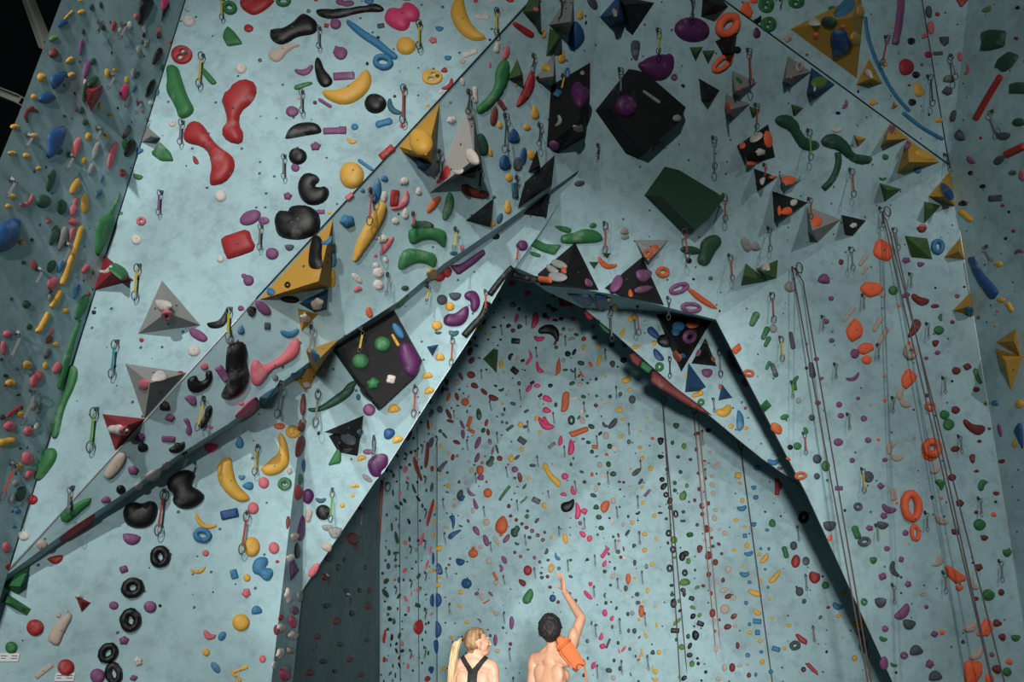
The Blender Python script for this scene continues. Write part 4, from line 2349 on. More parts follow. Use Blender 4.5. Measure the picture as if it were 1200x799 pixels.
P = {}
P['B'] = Plane((10, 668, 5.6), (620, 0, 7.0), (217, 0, 7.2))
P['C'] = Plane(P['B'].hit(10, 668), P['B'].hit(620, 0), (679, 199, 7.7))
P['A2'] = Plane(P['B'].hit(10, 668), P['B'].hit(217, 0), (62, 266, 5.75))
P['A1'] = Plane(P['A2'].hit(62, 266), P['A2'].hit(112, 0), (0, 185, 5.15))
P['D'] = Plane((3, 690, 5.66), (352, 458, P['C'].d(352, 440) + .4), (318, 799, 6.2))
P['F'] = Plane((357, 462, P['D'].d(357, 462) + .02), (354, 692, P['D'].d(354, 692) + .45), (604, 312, 7.55))
P['I'] = Plane(P['C'].hit(705, 0), P['C'].hit(679, 199), (1112, 193, 9.2))
P['J'] = Plane(P['I'].hit(846, 0), P['I'].hit(1112, 193), (1080, 0, P['I'].d(1080, 0) + .3))
P['H'] = Plane(P['I'].hit(838, 374), P['I'].hit(1112, 193), (1045, 799, 8.2))
P['M1'] = Plane(P['J'].hit(1080, 0), P['I'].hit(1112, 193), (1135, 0, P['J'].d(1080, 0) - .25))
P['M2'] = Plane(P['M1'].hit(1135, 0), P['I'].hit(1112, 193), (1200, 316, 8.3))
P['M3'] = Plane(P['I'].hit(1112, 193), P['H'].hit(1200, 735), P['M2'].hit(1200, 316))
P['L'] = Plane((683, 361, 9.8), (838, 374, 9.8), (930, 560, 9.2))
P['G3'] = Plane((512, 515, 11.9), (638, 799, 10.6), (640, 330, 12.5))
P['G1'] = Plane((445, 799, 10.2), (512, 799, P['G3'].d(512, 799) + .22), P['G3'].hit(512, 515))
P['G2'] = Plane(P['G3'].hit(512, 515), P['G1'].hit(512, 799), P['G3'].hit(638, 799))
P['G4'] = Plane(P['G3'].hit(800, 440), P['G3'].hit(638, 799), (1000, 799, 9.5))
P['K'] = Plane((343, 799, 7.0), P['G1'].hit(445, 799), P['G1'].hit(445, 799) + Vector((0, 0, 2)))

CB = [(679, 199), (582, 267), (520, 309), (467, 353), (400, 396), (330, 448), (267, 497), (210, 532), (147, 577), (83, 619), (0, 679)]
FE = [(354, 692), (440, 563), (450, 552), (513, 453), (547, 402), (573, 360), (595, 322), (604, 313)]
POLY = {
    'A1': [(160, -260), (112, 0), (62, 266), (0, 590), (-40, 790), (-420, 900), (-300, 600), (0, 187), (22, 133), (52, 53), (72, 0), (140, -230)],
    'A2': [(217, 0), (299, -260), (160, -260), (112, 0), (62, 266), (0, 590), (-40, 790), (-12, 740), (10, 668)],
    'B': [(10, 668), (217, 0), (299, -260), (851, -260), (718, -104), (620, 0)],
    'C': [(10, 668), (620, 0), (718, -104), (705, 0)] + CB,
    'D': [(-20, 760), (3, 683), (8, 640), (375, 380), (357, 462), (318, 799), (296, 1000), (-60, 1000)],
    'F': [(357, 462), (354, 692)] + FE[1:] + [(640, 262), (679, 199), (600, 215), (380, 400)],
    'I': [(718, -95), (705, 0), (679, 199), (640, 262), (604, 313), (640, 329), (683, 339), (733, 347), (778, 359), (838, 374), (1112, 193), (846, 0)],
    'J': [(718, -95), (846, 0), (1112, 193), (1080, 0), (1038, -260), (760, -260)],
    'M1': [(1038, -260), (1080, 0), (1112, 193), (1135, 0), (1163, -260)],
    'M2': [(1163, -260), (1135, 0), (1112, 193), (1200, 316), (1400, 600), (1500, -260)],
    'M3': [(1112, 193), (1200, 735), (1245, 1010), (1500, 1010), (1400, 600), (1200, 316)],
    'H': [(838, 374), (1112, 193), (1200, 735), (1245, 1010), (1137, 1010), (1045, 799), (945, 580)],
    'L': [(683, 361), (722, 393), (790, 453), (837, 492), (867, 517), (893, 538), (933, 566), (1010, 640), (930, 400), (880, 345), (690, 325)],
    'G1': [(445, 420), (445, 1000), (512, 1000), (512, 515), (512, 420)],
    'G2': [(512, 515), (512, 1000), (638, 1000), (638, 799)],
    'G3': [(512, 515), (638, 799), (800, 440), (740, 290), (565, 300), (512, 420)],
    'G4': [(800, 440), (638, 799), (638, 1000), (1160, 1000), (1110, 799), (1010, 520), (930, 380), (780, 395)],
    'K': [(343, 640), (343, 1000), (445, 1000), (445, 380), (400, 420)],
}
WALLNAME = {'A1': 'wall_left', 'A2': 'wall_left_inner', 'B': 'wall_leaning', 'C': 'wall_overhang', 'D': 'wall_lower', 'F': 'wall_archway', 'I': 'wall_upper', 'J': 'wall_upper_right',
            'M1': 'wall_right_fold', 'M2': 'wall_right_upper', 'M3': 'wall_right_lower', 'H': 'wall_right', 'L': 'wall_right_of_arch', 'G1': 'wall_back_left', 'G2': 'wall_back_lower',
            'G3': 'wall_back', 'G4': 'wall_back_right', 'K': 'wall_recess'}
wv, wf, wid = [], [], []
def add_wall(name, pts, mat=M_WALL, back=None):
    n = (pts[1] - pts[0]).cross(pts[2] - pts[0])
    nrm = Vector((0, 0, 0))
    for i in range(len(pts)):
        a, b = pts[i], pts[(i + 1) % len(pts)]
        nrm += a.cross(b)
    if nrm.dot(EYE - pts[0]) < 0:
        pts = pts[::-1]
        nrm = -nrm
    bm = bmesh.new()
    f = bm.faces.new([bm.verts.new(p) for p in pts])
    bmesh.ops.triangulate(bm, faces=[f])
    me = bpy.data.meshes.new(name); bm.to_mesh(me); bm.free()
    o = link(name, me, mat)
    tag(o, kind='structure')
    b0 = len(wv)
    wv.extend([v.co.copy() for v in me.vertices]); wf.extend([tuple(b0 + i for i in p.vertices) for p in me.polygons])
    return o
for k, pp in POLY.items():
    o = add_wall(WALLNAME[k], [P[k].hit(u, v) for u, v in pp], M_RECESS_SHADE if k == 'K' else M_WALL)
    wid.extend([k] * len(o.data.polygons))

def strip(name, row_a, row_b, key, mat=M_WALL):
    bm = bmesh.new()
    A = [bm.verts.new(p) for p in row_a]; B = [bm.verts.new(p) for p in row_b]
    for i in range(len(A) - 1):
        bm.faces.new((A[i], A[i + 1], B[i + 1], B[i]))
    bmesh.ops.recalc_face_normals(bm, faces=bm.faces)
    me = bpy.data.meshes.new(name); bm.to_mesh(me); bm.free()
    o = tag(link(name, me, mat), kind='structure')
    b0 = len(wv)
    wv.extend([v.co.copy() for v in me.vertices]); wf.extend([tuple(b0 + i for i in p.vertices) for p in me.polygons])
    wid.extend([key] * len(me.polygons))
    return o
# the corner between the lower wall and the arch face
eD = [(357, 462), (330.5, 692), (318, 799), (296, 1000)]
eF = [(357.3, 462), (354.4, 692), (343, 799), (335, 1000)]
strip('wall_corner', [P['D'].hit(*p) for p in eD], [P['F'].hit(*p) for p in eF], 'E')
P['E'] = Plane(P['D'].hit(318, 799), P['F'].hit(343, 799), P['D'].hit(340, 610))
# lip under the overhang, back to the walls below it
def behind(u, v):
    return P['F'] if u > 357 else P['D']
strip('wall_lip', [P['C'].hit(*p) for p in CB], [behind(*p).hit(p[0] + 3, p[1] + (0 if i == 0 else 6)) for i, p in enumerate(CB)], 'S')
# soffit between the upper wall and the panel right of the arch
so_a = [(604, 313), (640, 329), (683, 339), (733, 347), (778, 359), (838, 374)]
so_b = [at(604, 316, P['I'].d(604, 313) + .6), at(640, 341, P['I'].d(640, 329) + 1.0), P['L'].hit(683, 361), P['L'].hit(748, 363), P['L'].hit(790, 367), P['L'].hit(842, 378)]
strip('wall_soffit', [P['I'].hit(*p) for p in so_a], so_b, 'S')
# unseen roof behind the arch edge, added to block light; return behind the panel's lower edge; both rising away from the viewer
up = Vector((0, 0, 1))
strip('tunnel_light_block', [P['F'].hit(*p) for p in FE], [at(p[0], p[1], 13.2) + up * 1.0 for p in FE], 'S')
LE = POLY['L'][:8]
strip('wall_panel_return', [P['L'].hit(*p) for p in LE], [at(p[0] + 1.5, p[1] - 1, P['L'].d(*p) + .6) + up * .02 for p in LE], 'S')
HE = [(838, 374), (945, 580), (1045, 799), (1137, 1010)]
strip('wall_side_return', [P['H'].hit(*p) for p in HE], [at(p[0] + 2.5, p[1] - 1, P['H'].d(*p) + .6) for p in HE], 'S')
BVH = BVHTree.FromPolygons(wv, wf)
EXTRA = []      # volumes: (bvh, wall key)

def hit(u, v, on=None):
    """first surface met through pixel u, v -> point, normal, wall key"""
    if on:
        return P[on].hit(u, v), P[on].n, on
    r = ray(u, v).normalized()
    best = None
    loc, n, i, d = BVH.ray_cast(EYE, r)
    if loc is not None:
        best = (d, loc, n, wid[i])
    for b, k, lo, hi in EXTRA:
        if not (lo[0] - 2 <= u <= hi[0] + 2 and lo[1] - 2 <= v <= hi[1] + 2):
            continue
        loc, n, i, d = b.ray_cast(EYE, r)
        if loc is not None and (best is None or d < best[0]):
            best = (d, loc, n, k)
    if best is None:
        return None
    d, loc, n, k = best
    if n.dot(r) > 0:
        n = -n
    return loc, n.normalized(), k

def on_plane(u, v, o, n):
    r = ray(u, v)
    t = (o - EYE).dot(n) / r.dot(n)
    return EYE + r * t
# ------------------------------------------------------------------ hold shapes
def chaikin(p, n=1):
    for _ in range(n):
        q = []
        for i in range(len(p)):
            a, b = p[i], p[(i + 1) % len(p)]
            q += [(a[0] * .75 + b[0] * .25, a[1] * .75 + b[1] * .25), (a[0] * .25 + b[0] * .75, a[1] * .25 + b[1] * .75)]
        p = q
    return p

def outline(kind, w, h, ang, rnd):
    """outline in picture units round (0, 0)"""
    pts = []
    a, b = w / 2, h / 2
    n = 22 if max(w, h) > 18 else (16 if max(w, h) > 8 else 12)
    if kind in 'os2r':
        k1, k2, p1, p2 = (rnd.uniform(0, .07), rnd.uniform(0, .05), rnd.uniform(0, 6.3), rnd.uniform(0, 6.3)) if kind == 'o' else (0.015, 0.01, 1, 2)
        for i in range(n):
            t = 2 * math.pi * i / n
            r = 1 + k1 * math.sin(2 * t + p1) + k2 * math.sin(3 * t + p2)
            pts.append((a * r * math.cos(t), b * r * math.sin(t)))
    elif kind == 'x':
        m = rnd.choice((3, 4, 5)); ph = rnd.uniform(0, 6)
        for i in range(n + 8):
            t = 2 * math.pi * i / (n + 8)
            r = .88 + .10 * math.cos(m * t + ph) + .05 * math.sin(2 * t + 2 * ph)
            pts.append((a * r * math.cos(t), b * r * math.sin(t)))
    elif kind == 'f':           # half moon, flat edge on the minus side
        pts = [(-a, -b * .55), (-a * .55, -b * .8), (0, -b * .85), (a * .55, -b * .8), (a, -b * .55)]
        for i in range(1, n // 2):
            t = math.pi * i / (n // 2)
            pts.append((a * math.cos(t), -b * .5 + 1.5 * b * math.sin(t)))
    elif kind == 'p':           # teardrop, narrow end on the plus side
        for i in range(n):
            t = 2 * math.pi * i / n
            x = math.cos(t)
            pts.append((a * x, b * math.sin(t) * (1 - .55 * (x + 1) / 2) * 1.15))
    elif kind == 'q':
        c = .12 * min(w, h)
        for sx, sy in ((1, 1), (-1, 1), (-1, -1), (1, -1)):
            q = [(sx * (a - c), sy * b), (sx * a, sy * (b - c))]
            pts += q if sx * sy < 0 else q[::-1]
    elif kind == 'b':           # bone
        for i in range(n + 6):
            t = 2 * math.pi * i / (n + 6)
            x = math.cos(t)
            pts.append((a * x, b * math.sin(t) * (.55 + .55 * x * x) * 1.25))
    elif kind == 't':
        r = b
        L = max(a - r, .01)
        for i in range(n // 2 + 1):
            t = -math.pi / 2 + math.pi * i / (n // 2)
            pts.append((L + r * math.cos(t), r * math.sin(t)))
        for i in range(n // 2 + 1):
            t = math.pi / 2 + math.pi * i / (n // 2)
            pts.append((-L + r * .8 * math.cos(t), r * .8 * math.sin(t)))
    elif kind == 'c':           # crescent, bulging towards plus y
        sag = max(w * .28, h * .5)
        m = n // 2 + 2
        def spine(s):
            return (a * s, sag * (1 - s * s) - sag * .5)
        up, dn = [], []
        for i in range(m + 1):
            s = -1 + 2 * i / m
            x, y = spine(s)
            th = b * (.35 + .65 * (1 - s * s) ** .6)
            nx, ny = 2 * sag * s / a, 1.0
            l = math.hypot(nx, ny); nx /= l; ny /= l
            up.append((x + nx * th, y + ny * th)); dn.append((x - nx * th, y - ny * th))
        pts = up + dn[::-1]
    ca, sa = math.cos(math.radians(ang)), math.sin(math.radians(ang))
    return [(x * ca - y * sa, x * sa + y * ca) for x, y in pts]

def frame(n):
    e2 = Vector((0, 0, 1)) - n * n.z
    e2 = e2.normalized() if e2.length > .05 else Vector((0, 1, 0))
    e1 = e2.cross(n).normalized()
    return e1, e2

def seg_dist(P_, A, B):
    """numpy: distance from points P_ to the closed polygon A->B"""
    d = np.full(len(P_), 1e9)
    for a, b in zip(A, B):
        ab = b - a
        L = ab.dot(ab) + 1e-12
        t = np.clip(((P_ - a) @ ab) / L, 0, 1)
        q = a + t[:, None] * ab
        d = np.minimum(d, np.hypot(*(P_ - q).T))
    return d

def inside(P_, A, B):
    x, y = P_[:, 0], P_[:, 1]
    r = np.zeros(len(P_), bool)
    for (x1, y1), (x2, y2) in zip(A, B):
        c = (y1 > y) != (y2 > y)
        with np.errstate(divide='ignore', invalid='ignore'):
            xi = (x2 - x1) * (y - y1) / (y2 - y1) + x1
        r ^= c & (x < xi)
    return r

def puff(name, pts3, o, n, hmax, rnd, edge=.45, flat=0.0, dimple=None, ridge=0.0, bumps=.06):
    """a rounded solid standing on the wall: outline pts3 on plane (o, n), rising to hmax"""
    e1, e2 = frame(n)
    Q = np.array([((p - o).dot(e1), (p - o).dot(e2)) for p in pts3])
    area = .5 * float(np.sum(Q[:, 0] * np.roll(Q[:, 1], -1) - np.roll(Q[:, 0], -1) * Q[:, 1]))
    if area < 0:
        Q = Q[::-1].copy()
    A, B = Q, np.roll(Q, -1, axis=0)
    lo, hi = Q.min(0), Q.max(0)
    g = np.stack(np.meshgrid(np.linspace(lo[0], hi[0], 26), np.linspace(lo[1], hi[1], 26)), -1).reshape(-1, 2)
    g = g[inside(g, A, B)]
    if len(g) < 3:
        return None
    R = float(seg_dist(g, A, B).max())
    step = max(R * .42, math.sqrt(abs(area) / 160))
    xs = np.arange(lo[0], hi[0], step); ys = np.arange(lo[1], hi[1], step * .87)
    G = np.array([(x + (step / 2 if j % 2 else 0), y) for j, y in enumerate(ys) for x in xs]) if len(xs) and len(ys) else np.zeros((0, 2))
    if len(G):
        G = G[inside(G, A, B)]
    if len(G):
        G = G[seg_dist(G, A, B) > step * .55]
    # a ring just inside the edge, for a round shoulder
    mid_n = np.stack([-(B - A)[:, 1], (B - A)[:, 0]], 1)
    mid_n /= (np.hypot(*mid_n.T)[:, None] + 1e-9)
    vn = mid_n + np.roll(mid_n, 1, axis=0)
    vn /= (np.hypot(*vn.T)[:, None] + 1e-9)
    ring = A + vn * R * .16
    rm = inside(ring, A, B)
    rm &= seg_dist(ring, A, B) > R * .09
    ring = ring[rm]
    verts = [Vector(p) for p in np.vstack([Q, ring, G] if len(G) else [Q, ring])]
    nq = len(Q)
    try:
        co, ed, fa, ov, oe, of = geometry.delaunay_2d_cdt(verts, [], [list(range(nq))], 1, 1e-6)
    except Exception:
        return None
    CO = np.array([(v.x, v.y) for v in co])
    d = seg_dist(CO, A, B)
    x = np.clip(d / (R * (1 - flat) + 1e-9), 0, 1)
    hgt = hmax * np.sqrt(np.clip(1 - (1 - x) ** 2, 0, 1))
    onb = d < R * 1e-3
    ph = rnd.uniform(0, 9)
    hgt = hgt * (1 + bumps * np.sin(CO[:, 0] / R * 2.1 + ph) * np.cos(CO[:, 1] / R * 1.7 + ph))
    if dimple:
        c = CO - np.array(dimple[:2])
        rr = np.hypot(*c.T) / dimple[2]
        hgt = hgt - hmax * dimple[3] * np.exp(-rr ** 4)
    if ridge:
        hgt = hgt + hmax * ridge * np.maximum(0, 1 - np.abs(d - R) / (R * .25))
    hgt[onb] = 0
    V = [o + e1 * float(p[0]) + e2 * float(p[1]) + n * float(h) for p, h in zip(CO, hgt)]
    nv = len(V)
    faces = [tuple(f) for f in fa]
    # close it at the back, on the wall
    bidx = [i for i in range(nv) if onb[i]]
    V2 = V + [V[i] - n * .004 for i in bidx]
    mp = {i: nv + k for k, i in enumerate(bidx)}
    cnt = {}
    for f in faces:
        for i in range(len(f)):
            e = (f[i], f[(i + 1) % len(f)])
            cnt[e] = cnt.get(e, 0) + 1
    for (a, b) in list(cnt):
        if (b, a) not in cnt and a in mp and b in mp:
            faces.append((b, a, mp[a], mp[b]))
    me = mesh_from(name, V2, faces)
    # centre of the mesh as origin is set by the caller
    return me, R, e1, e2

def recenter(me, o):
    me.transform(Matrix.Translation(-o))

def tube_mesh(name, pts, rad, seg=8, closed=False):
    vs, fs = [], []
    n = len(pts)
    prev = None
    for i, p in enumerate(pts):
        a = pts[(i - 1) % n] if (closed or i > 0) else p
        b = pts[(i + 1) % n] if (closed or i < n - 1) else p
        t = (b - a).normalized()
        u = t.orthogonal().normalized() if prev is None else (prev - t * prev.dot(t)).normalized()
        prev = u
        w = t.cross(u)
        r = rad[i] if isinstance(rad, (list, tuple)) else rad
        for k in range(seg):
            th = 2 * math.pi * k / seg
            vs.append(p + (u * math.cos(th) + w * math.sin(th)) * r)
    m = n if closed else n - 1
    for i in range(m):
        for k in range(seg):
            a, b = i * seg + k, i * seg + (k + 1) % seg
            c, d = ((i + 1) % n) * seg + (k + 1) % seg, ((i + 1) % n) * seg + k
            fs.append((a, b, c, d))
    if not closed:
        fs.append(tuple(range(seg))[::-1]); fs.append(tuple(range((n - 1) * seg, n * seg)))
    return mesh_from(name, vs, fs)

BOLT_ME = {}
def bolt(parent, p, n, r):
    """the countersunk bolt in the middle of a hold"""
    q = max(.006, round(r, 3))
    if q not in BOLT_ME:
        vs, fs = [], []
        S = 10
        for rr, z in ((1, -.3), (1, .5), (.8, .7), (.45, .7), (.4, .25)):
            for k in range(S):
                t = 2 * math.pi * k / S
                vs.append(Vector((rr * q * math.cos(t), rr * q * math.sin(t), z * q * .6)))
        for i in range(4):
            for k in range(S):
                fs.append((i * S + k, i * S + (k + 1) % S, (i + 1) * S + (k + 1) % S, (i + 1) * S + k))
        fs.append(tuple(range(4 * S, 5 * S)))
        fs.append(tuple(range(S))[::-1])
        me = mesh_from('bolt', vs, fs); me.materials.append(M_BOLT)
        BOLT_ME[q] = me
    o = link('bolt', BOLT_ME[q])
    o.parent = parent
    rot = n.to_track_quat('Z', 'Y').to_matrix().to_4x4()
    o.matrix_local = Matrix.Translation(p - parent.location) @ rot
    return o

THINGS = []     # records for labelling
def record(o, kind, colour, px, area, wall, size, shape, big=False):
    THINGS.append(dict(o=o, kind=kind, c=colour, x=px[0], y=px[1], area=area, wall=wall, size=size, shape=shape, big=big))

NAMES = {'s': 'ball_hold', 'c': 'crescent_hold', 'b': 'bone_hold', 't': 'pinch_hold', 'p': 'teardrop_hold', 'r': 'ring_hold', '2': 'disc_hold', 'x': 'knobbly_hold', 'f': 'half_moon_hold', 'q': 'bar_hold'}

def make_volume(col, base, apex, h, tile, cut=None, on=None):
    f = lambda p: (tile[0] + p[0] / tile[2], tile[1] + p[1] / tile[2])
    base = [f(p) for p in base]
    apex = [f(p) for p in apex]
    cx = sum(p[0] for p in base) / len(base); cy = sum(p[1] for p in base) / len(base)
    ht = None
    for k in (0, .3, .6):
        ht = hit(cx + (base[0][0] - cx) * k, min(max(cy + (base[0][1] - cy) * k, -200), 900), on)
        if ht: break
    if not ht: return
    loc, n, wk = ht
    if wk in P: loc, n = P[wk].o, P[wk].n
    B = [on_plane(u, v, loc, n) for u, v in base]
    o0 = sum(B, Vector()) / len(B)
    T = [on_plane(u, v, loc + n * h, n) for u, v in apex]
    # counter-clockwise seen from the front
    nb = len(B)
    nn = Vector()
    for i in range(nb): nn += (B[i] - o0).cross(B[(i + 1) % nb] - o0)
    if nn.dot(n) < 0: B = B[::-1]; base = base[::-1]
    bm = bmesh.new()
    bv = [bm.verts.new(p - o0 + n * .001) for p in B]
    dv = [bm.verts.new(p - o0 - n * .004) for p in B]
    if cut:
        tv = [bm.verts.new(T[0] + (p + n * h - T[0]) * cut - o0) for p in B]
        bm.faces.new(tv)
    else:
        t = bm.verts.new(T[0] - o0)
    for i in range(nb):
        if cut: bm.faces.new((bv[i], bv[(i + 1) % nb], tv[(i + 1) % nb], tv[i]))
        else: bm.faces.new((bv[i], bv[(i + 1) % nb], t))
        bm.faces.new((dv[i], dv[(i + 1) % nb], bv[(i + 1) % nb], bv[i]))
    bm.faces.new(dv[::-1])
    bmesh.ops.recalc_face_normals(bm, faces=bm.faces)
    me = bpy.data.meshes.new('wall_volume'); bm.to_mesh(me); bm.free()
    ar = .5 * abs(sum(base[i][0] * base[(i + 1) % nb][1] - base[(i + 1) % nb][0] * base[i][1] for i in range(nb)))
    o = link('climbing_volume', me, VOL[col]); o.location = o0
    EXTRA.append((BVHTree.FromPolygons([v.co + o0 for v in me.vertices], [tuple(p.vertices) for p in me.polygons]), wk,
                  (min(p[0] for p in base + apex), min(p[1] for p in base + apex)), (max(p[0] for p in base + apex), max(p[1] for p in base + apex))))
    # bolts near the corners, as on the real plywood boxes
    if ar > 350 and not cut:
        for i in range(nb):
            m = (B[i] + B[(i + 1) % nb] + T[0]) / 3
            fn = (B[(i + 1) % nb] - B[i]).cross(T[0] - B[i]).normalized()
            if fn.dot(EYE - m) > 0.05:
                bolt(o, m, fn if fn.dot(n) > -.5 else -fn, .012)
    shp = {3: 'triangular', 4: 'four-sided'}.get(nb, 'many-sided')
    record(o, 'climbing_volume', col, (cx, cy), ar, wk, math.sqrt(ar), shp + ' volume', True)

SMALL = {}      # wall-hugging holds too many and too small to count: (verts, faces) by colour
LIMITS = {}
def make_hold(kind, col, x, y, w, h, ang, name, on, pts=None, hscale=None):
    rnd = random.Random(int(x * 31 + y * 17 + w))
    ht = hit(x, y, on)
    if not ht: return
    loc, n, wk = ht
    if n.dot((EYE - loc).normalized()) < .1:
        pass
    if not pts and not outline(kind, w, h, ang, random.Random(1)):
        print('BAD KIND', kind, col, x, y); return
    pp = pts if pts else [(x + a, y + b) for a, b in outline(kind, w, h, ang, rnd)]
    try:
        p3 = [on_plane(u, v, loc, n) for u, v in pp]
    except ZeroDivisionError:
        return
    if max((q - loc).length for q in p3) > 3.5: return
    mname = name or NAMES.get(kind)
    if kind == 'o':
        rt = max(w, h) / max(1e-3, min(w, h))
        mname = name or ('round_hold' if rt < 1.28 else 'oval_hold' if rt < 1.9 else 'long_hold')
    ar = .5 * abs(sum(pp[i][0] * pp[(i + 1) % len(pp)][1] - pp[(i + 1) % len(pp)][0] * pp[i][1] for i in range(len(pp))))
    if kind == 'r':
        # a ring lying on the wall
        S = 20; a, b = w / 2, h / 2; tr = .36 * min(a, b)
        ca, sa = math.cos(math.radians(ang)), math.sin(math.radians(ang))
        mid = [on_plane(x + (a - tr) * math.cos(t) * ca - (b - tr) * math.sin(t) * sa, y + (a - tr) * math.cos(t) * sa + (b - tr) * math.sin(t) * ca, loc, n) for t in [2 * math.pi * i / S for i in range(S)]]
        trm = tr * depth_of(loc) / F
        jit = [1 + rnd.uniform(-.12, .12) for _ in range(S)]
        me = tube_mesh(mname, [m + n * trm * .55 for m in mid], [trm * j for j in jit], 10, True)
        o0 = loc.copy(); recenter(me, o0)
        o = link(mname, me, HOLD[col]); o.location = o0
        if max(w, h) > 10:
            m = mid[5]
            bolt(o, m + n * trm * 1.5, n, trm * .22)
    elif kind == '2':
        # a disc with two finger holes through it
        e1, e2 = frame(n)
        a, b = w / 2, h / 2
        S = 30
        outer = [on_plane(x + a * math.cos(2 * math.pi * i / S), y + b * math.sin(2 * math.pi * i / S), loc, n) for i in range(S)]
        holes = []
        for sx, sy, q in ((.12, -.36, .22), (-.12, .3, .26)):
            holes.append([on_plane(x + a * sx + a * q * math.cos(2 * math.pi * i / 14), y + b * sy + b * q * math.sin(2 * math.pi * i / 14), loc, n) for i in range(14)])
        hh = .24 * min(a, b) * depth_of(loc) / F * 1.2
        bm = bmesh.new()
        loops = []
        for j, lp in enumerate([outer] + holes):
            c = sum(lp, Vector()) / len(lp)
            k = .86 if j == 0 else 1.18
            lo_ = [bm.verts.new(p - loc - n * .005) for p in lp]
            mi_ = [bm.verts.new(c + (p - c) * (.97 if j == 0 else 1.03) + n * hh * .7 - loc) for p in lp]
            hi_ = [bm.verts.new(c + (p - c) * k + n * hh - loc) for p in lp]
            L_ = len(lp)
            for i in range(L_):
                bm.faces.new((lo_[i], lo_[(i + 1) % L_], mi_[(i + 1) % L_], mi_[i]))
                bm.faces.new((mi_[i], mi_[(i + 1) % L_], hi_[(i + 1) % L_], hi_[i]))
            loops += [e for i in range(L_) for e in hi_[i].link_edges if e.other_vert(hi_[i]) in (hi_[(i + 1) % L_],)]
        bmesh.ops.triangle_fill(bm, use_beauty=True, edges=list(set(loops)), normal=n)
        bmesh.ops.recalc_face_normals(bm, faces=bm.faces)
        me = bpy.data.meshes.new(mname); bm.to_mesh(me); bm.free()
        me.polygons.foreach_set('use_smooth', [True] * len(me.polygons))
        o = link(mname, me, HOLD[col]); o.location = loc
        bolt(o, loc + e1 * (outer[0] - loc).length * .5 + n * hh, n, .018)
    else:
        e1, e2 = frame(n)
        Lx = [q for q in p3]
        c3 = sum(Lx, Vector()) / len(Lx)
        wid_ = 2 * math.sqrt(max(1e-9, ar / math.pi)) * depth_of(loc) / F
        rmin = min(w, h) / 2 * depth_of(loc) / F if not pts else None
        dim = None
        if kind == 's':
            dim = (0.0, 0.0, (rmin or wid_ / 2) * .3, .3)
        flat = {'q': .55, 'P': .25}.get(kind, 0)
        if mname in ('block_hold', 'bar_hold', 'wedge_hold', 'flake_hold'): flat = .5
        hm = hscale if hscale else None
        # height follows the width of the shape
        if hm is None:
            base = rmin if rmin else None
            if base is None:
                # largest inscribed radius, roughly
                per = sum(math.dist(pp[i], pp[(i + 1) % len(pp)]) for i in range(len(pp)))
                base = 1.7 * ar / per * depth_of(loc) / F
            hm = base * {'s': .62, 'c': .62, 'q': .55, 't': .65, 'f': .6}.get(kind, .52)
            hm = min(hm, .15)
            if kind == 'x': hm *= 1.25
            if mname in ('wedge_hold', 'flake_hold', 'block_hold'): hm *= .8
        r = puff(mname, p3, loc, n, hm, rnd, flat=flat, dimple=dim)
        if not r: return
        me, R, e1, e2 = r
        recenter(me, loc)
        o = link(mname, me, HOLD[col]); o.location = loc
        if max(w, h) > 9:
            vb = max(me.vertices, key=lambda v: v.co.dot(n) / (hm + 1e-6) - .8 * (v.co - n * v.co.dot(n)).length / (R + 1e-6))
            bolt(o, loc + vb.co - n * .002, n, min(.017, max(.006, R * .1)))
    record(o, mname, col, (x, y), ar, wk, math.sqrt(ar), mname.replace('_', ' '), ar > 300)
    return o

# ------------------------------------------------------------------ quickdraws
CARA = {}
def carabiner_mesh(s):
    q = round(s, 2)
    if q not in CARA:
        pts = []
        for i in range(18):
            t = 2 * math.pi * i / 18
            pts.append(Vector((math.cos(t) * q * .27 * (1 + .15 * math.sin(t)), 0, math.sin(t) * q * .5)))
        CARA[q] = tube_mesh('carabiner', pts, q * .06, 6, True)
        CARA[q].materials.append(M_BOLT)
    return CARA[q]
SLING = {'y': C(176, 150, 40), 'r': C(150, 58, 48), 'e': C(104, 108, 108), 'k': C(38, 42, 46), 'g': C(90, 142, 60), 'c': C(40, 124, 134), 'n': C(98, 44, 56), 'm': C(110, 70, 120)}
M_SLING = {k: plain('sling_webbing_' + {'y': 'yellow', 'r': 'red', 'e': 'grey', 'k': 'black', 'g': 'green', 'c': 'teal', 'n': 'maroon', 'm': 'mauve'}[k], v, .8) for k, v in SLING.items()}
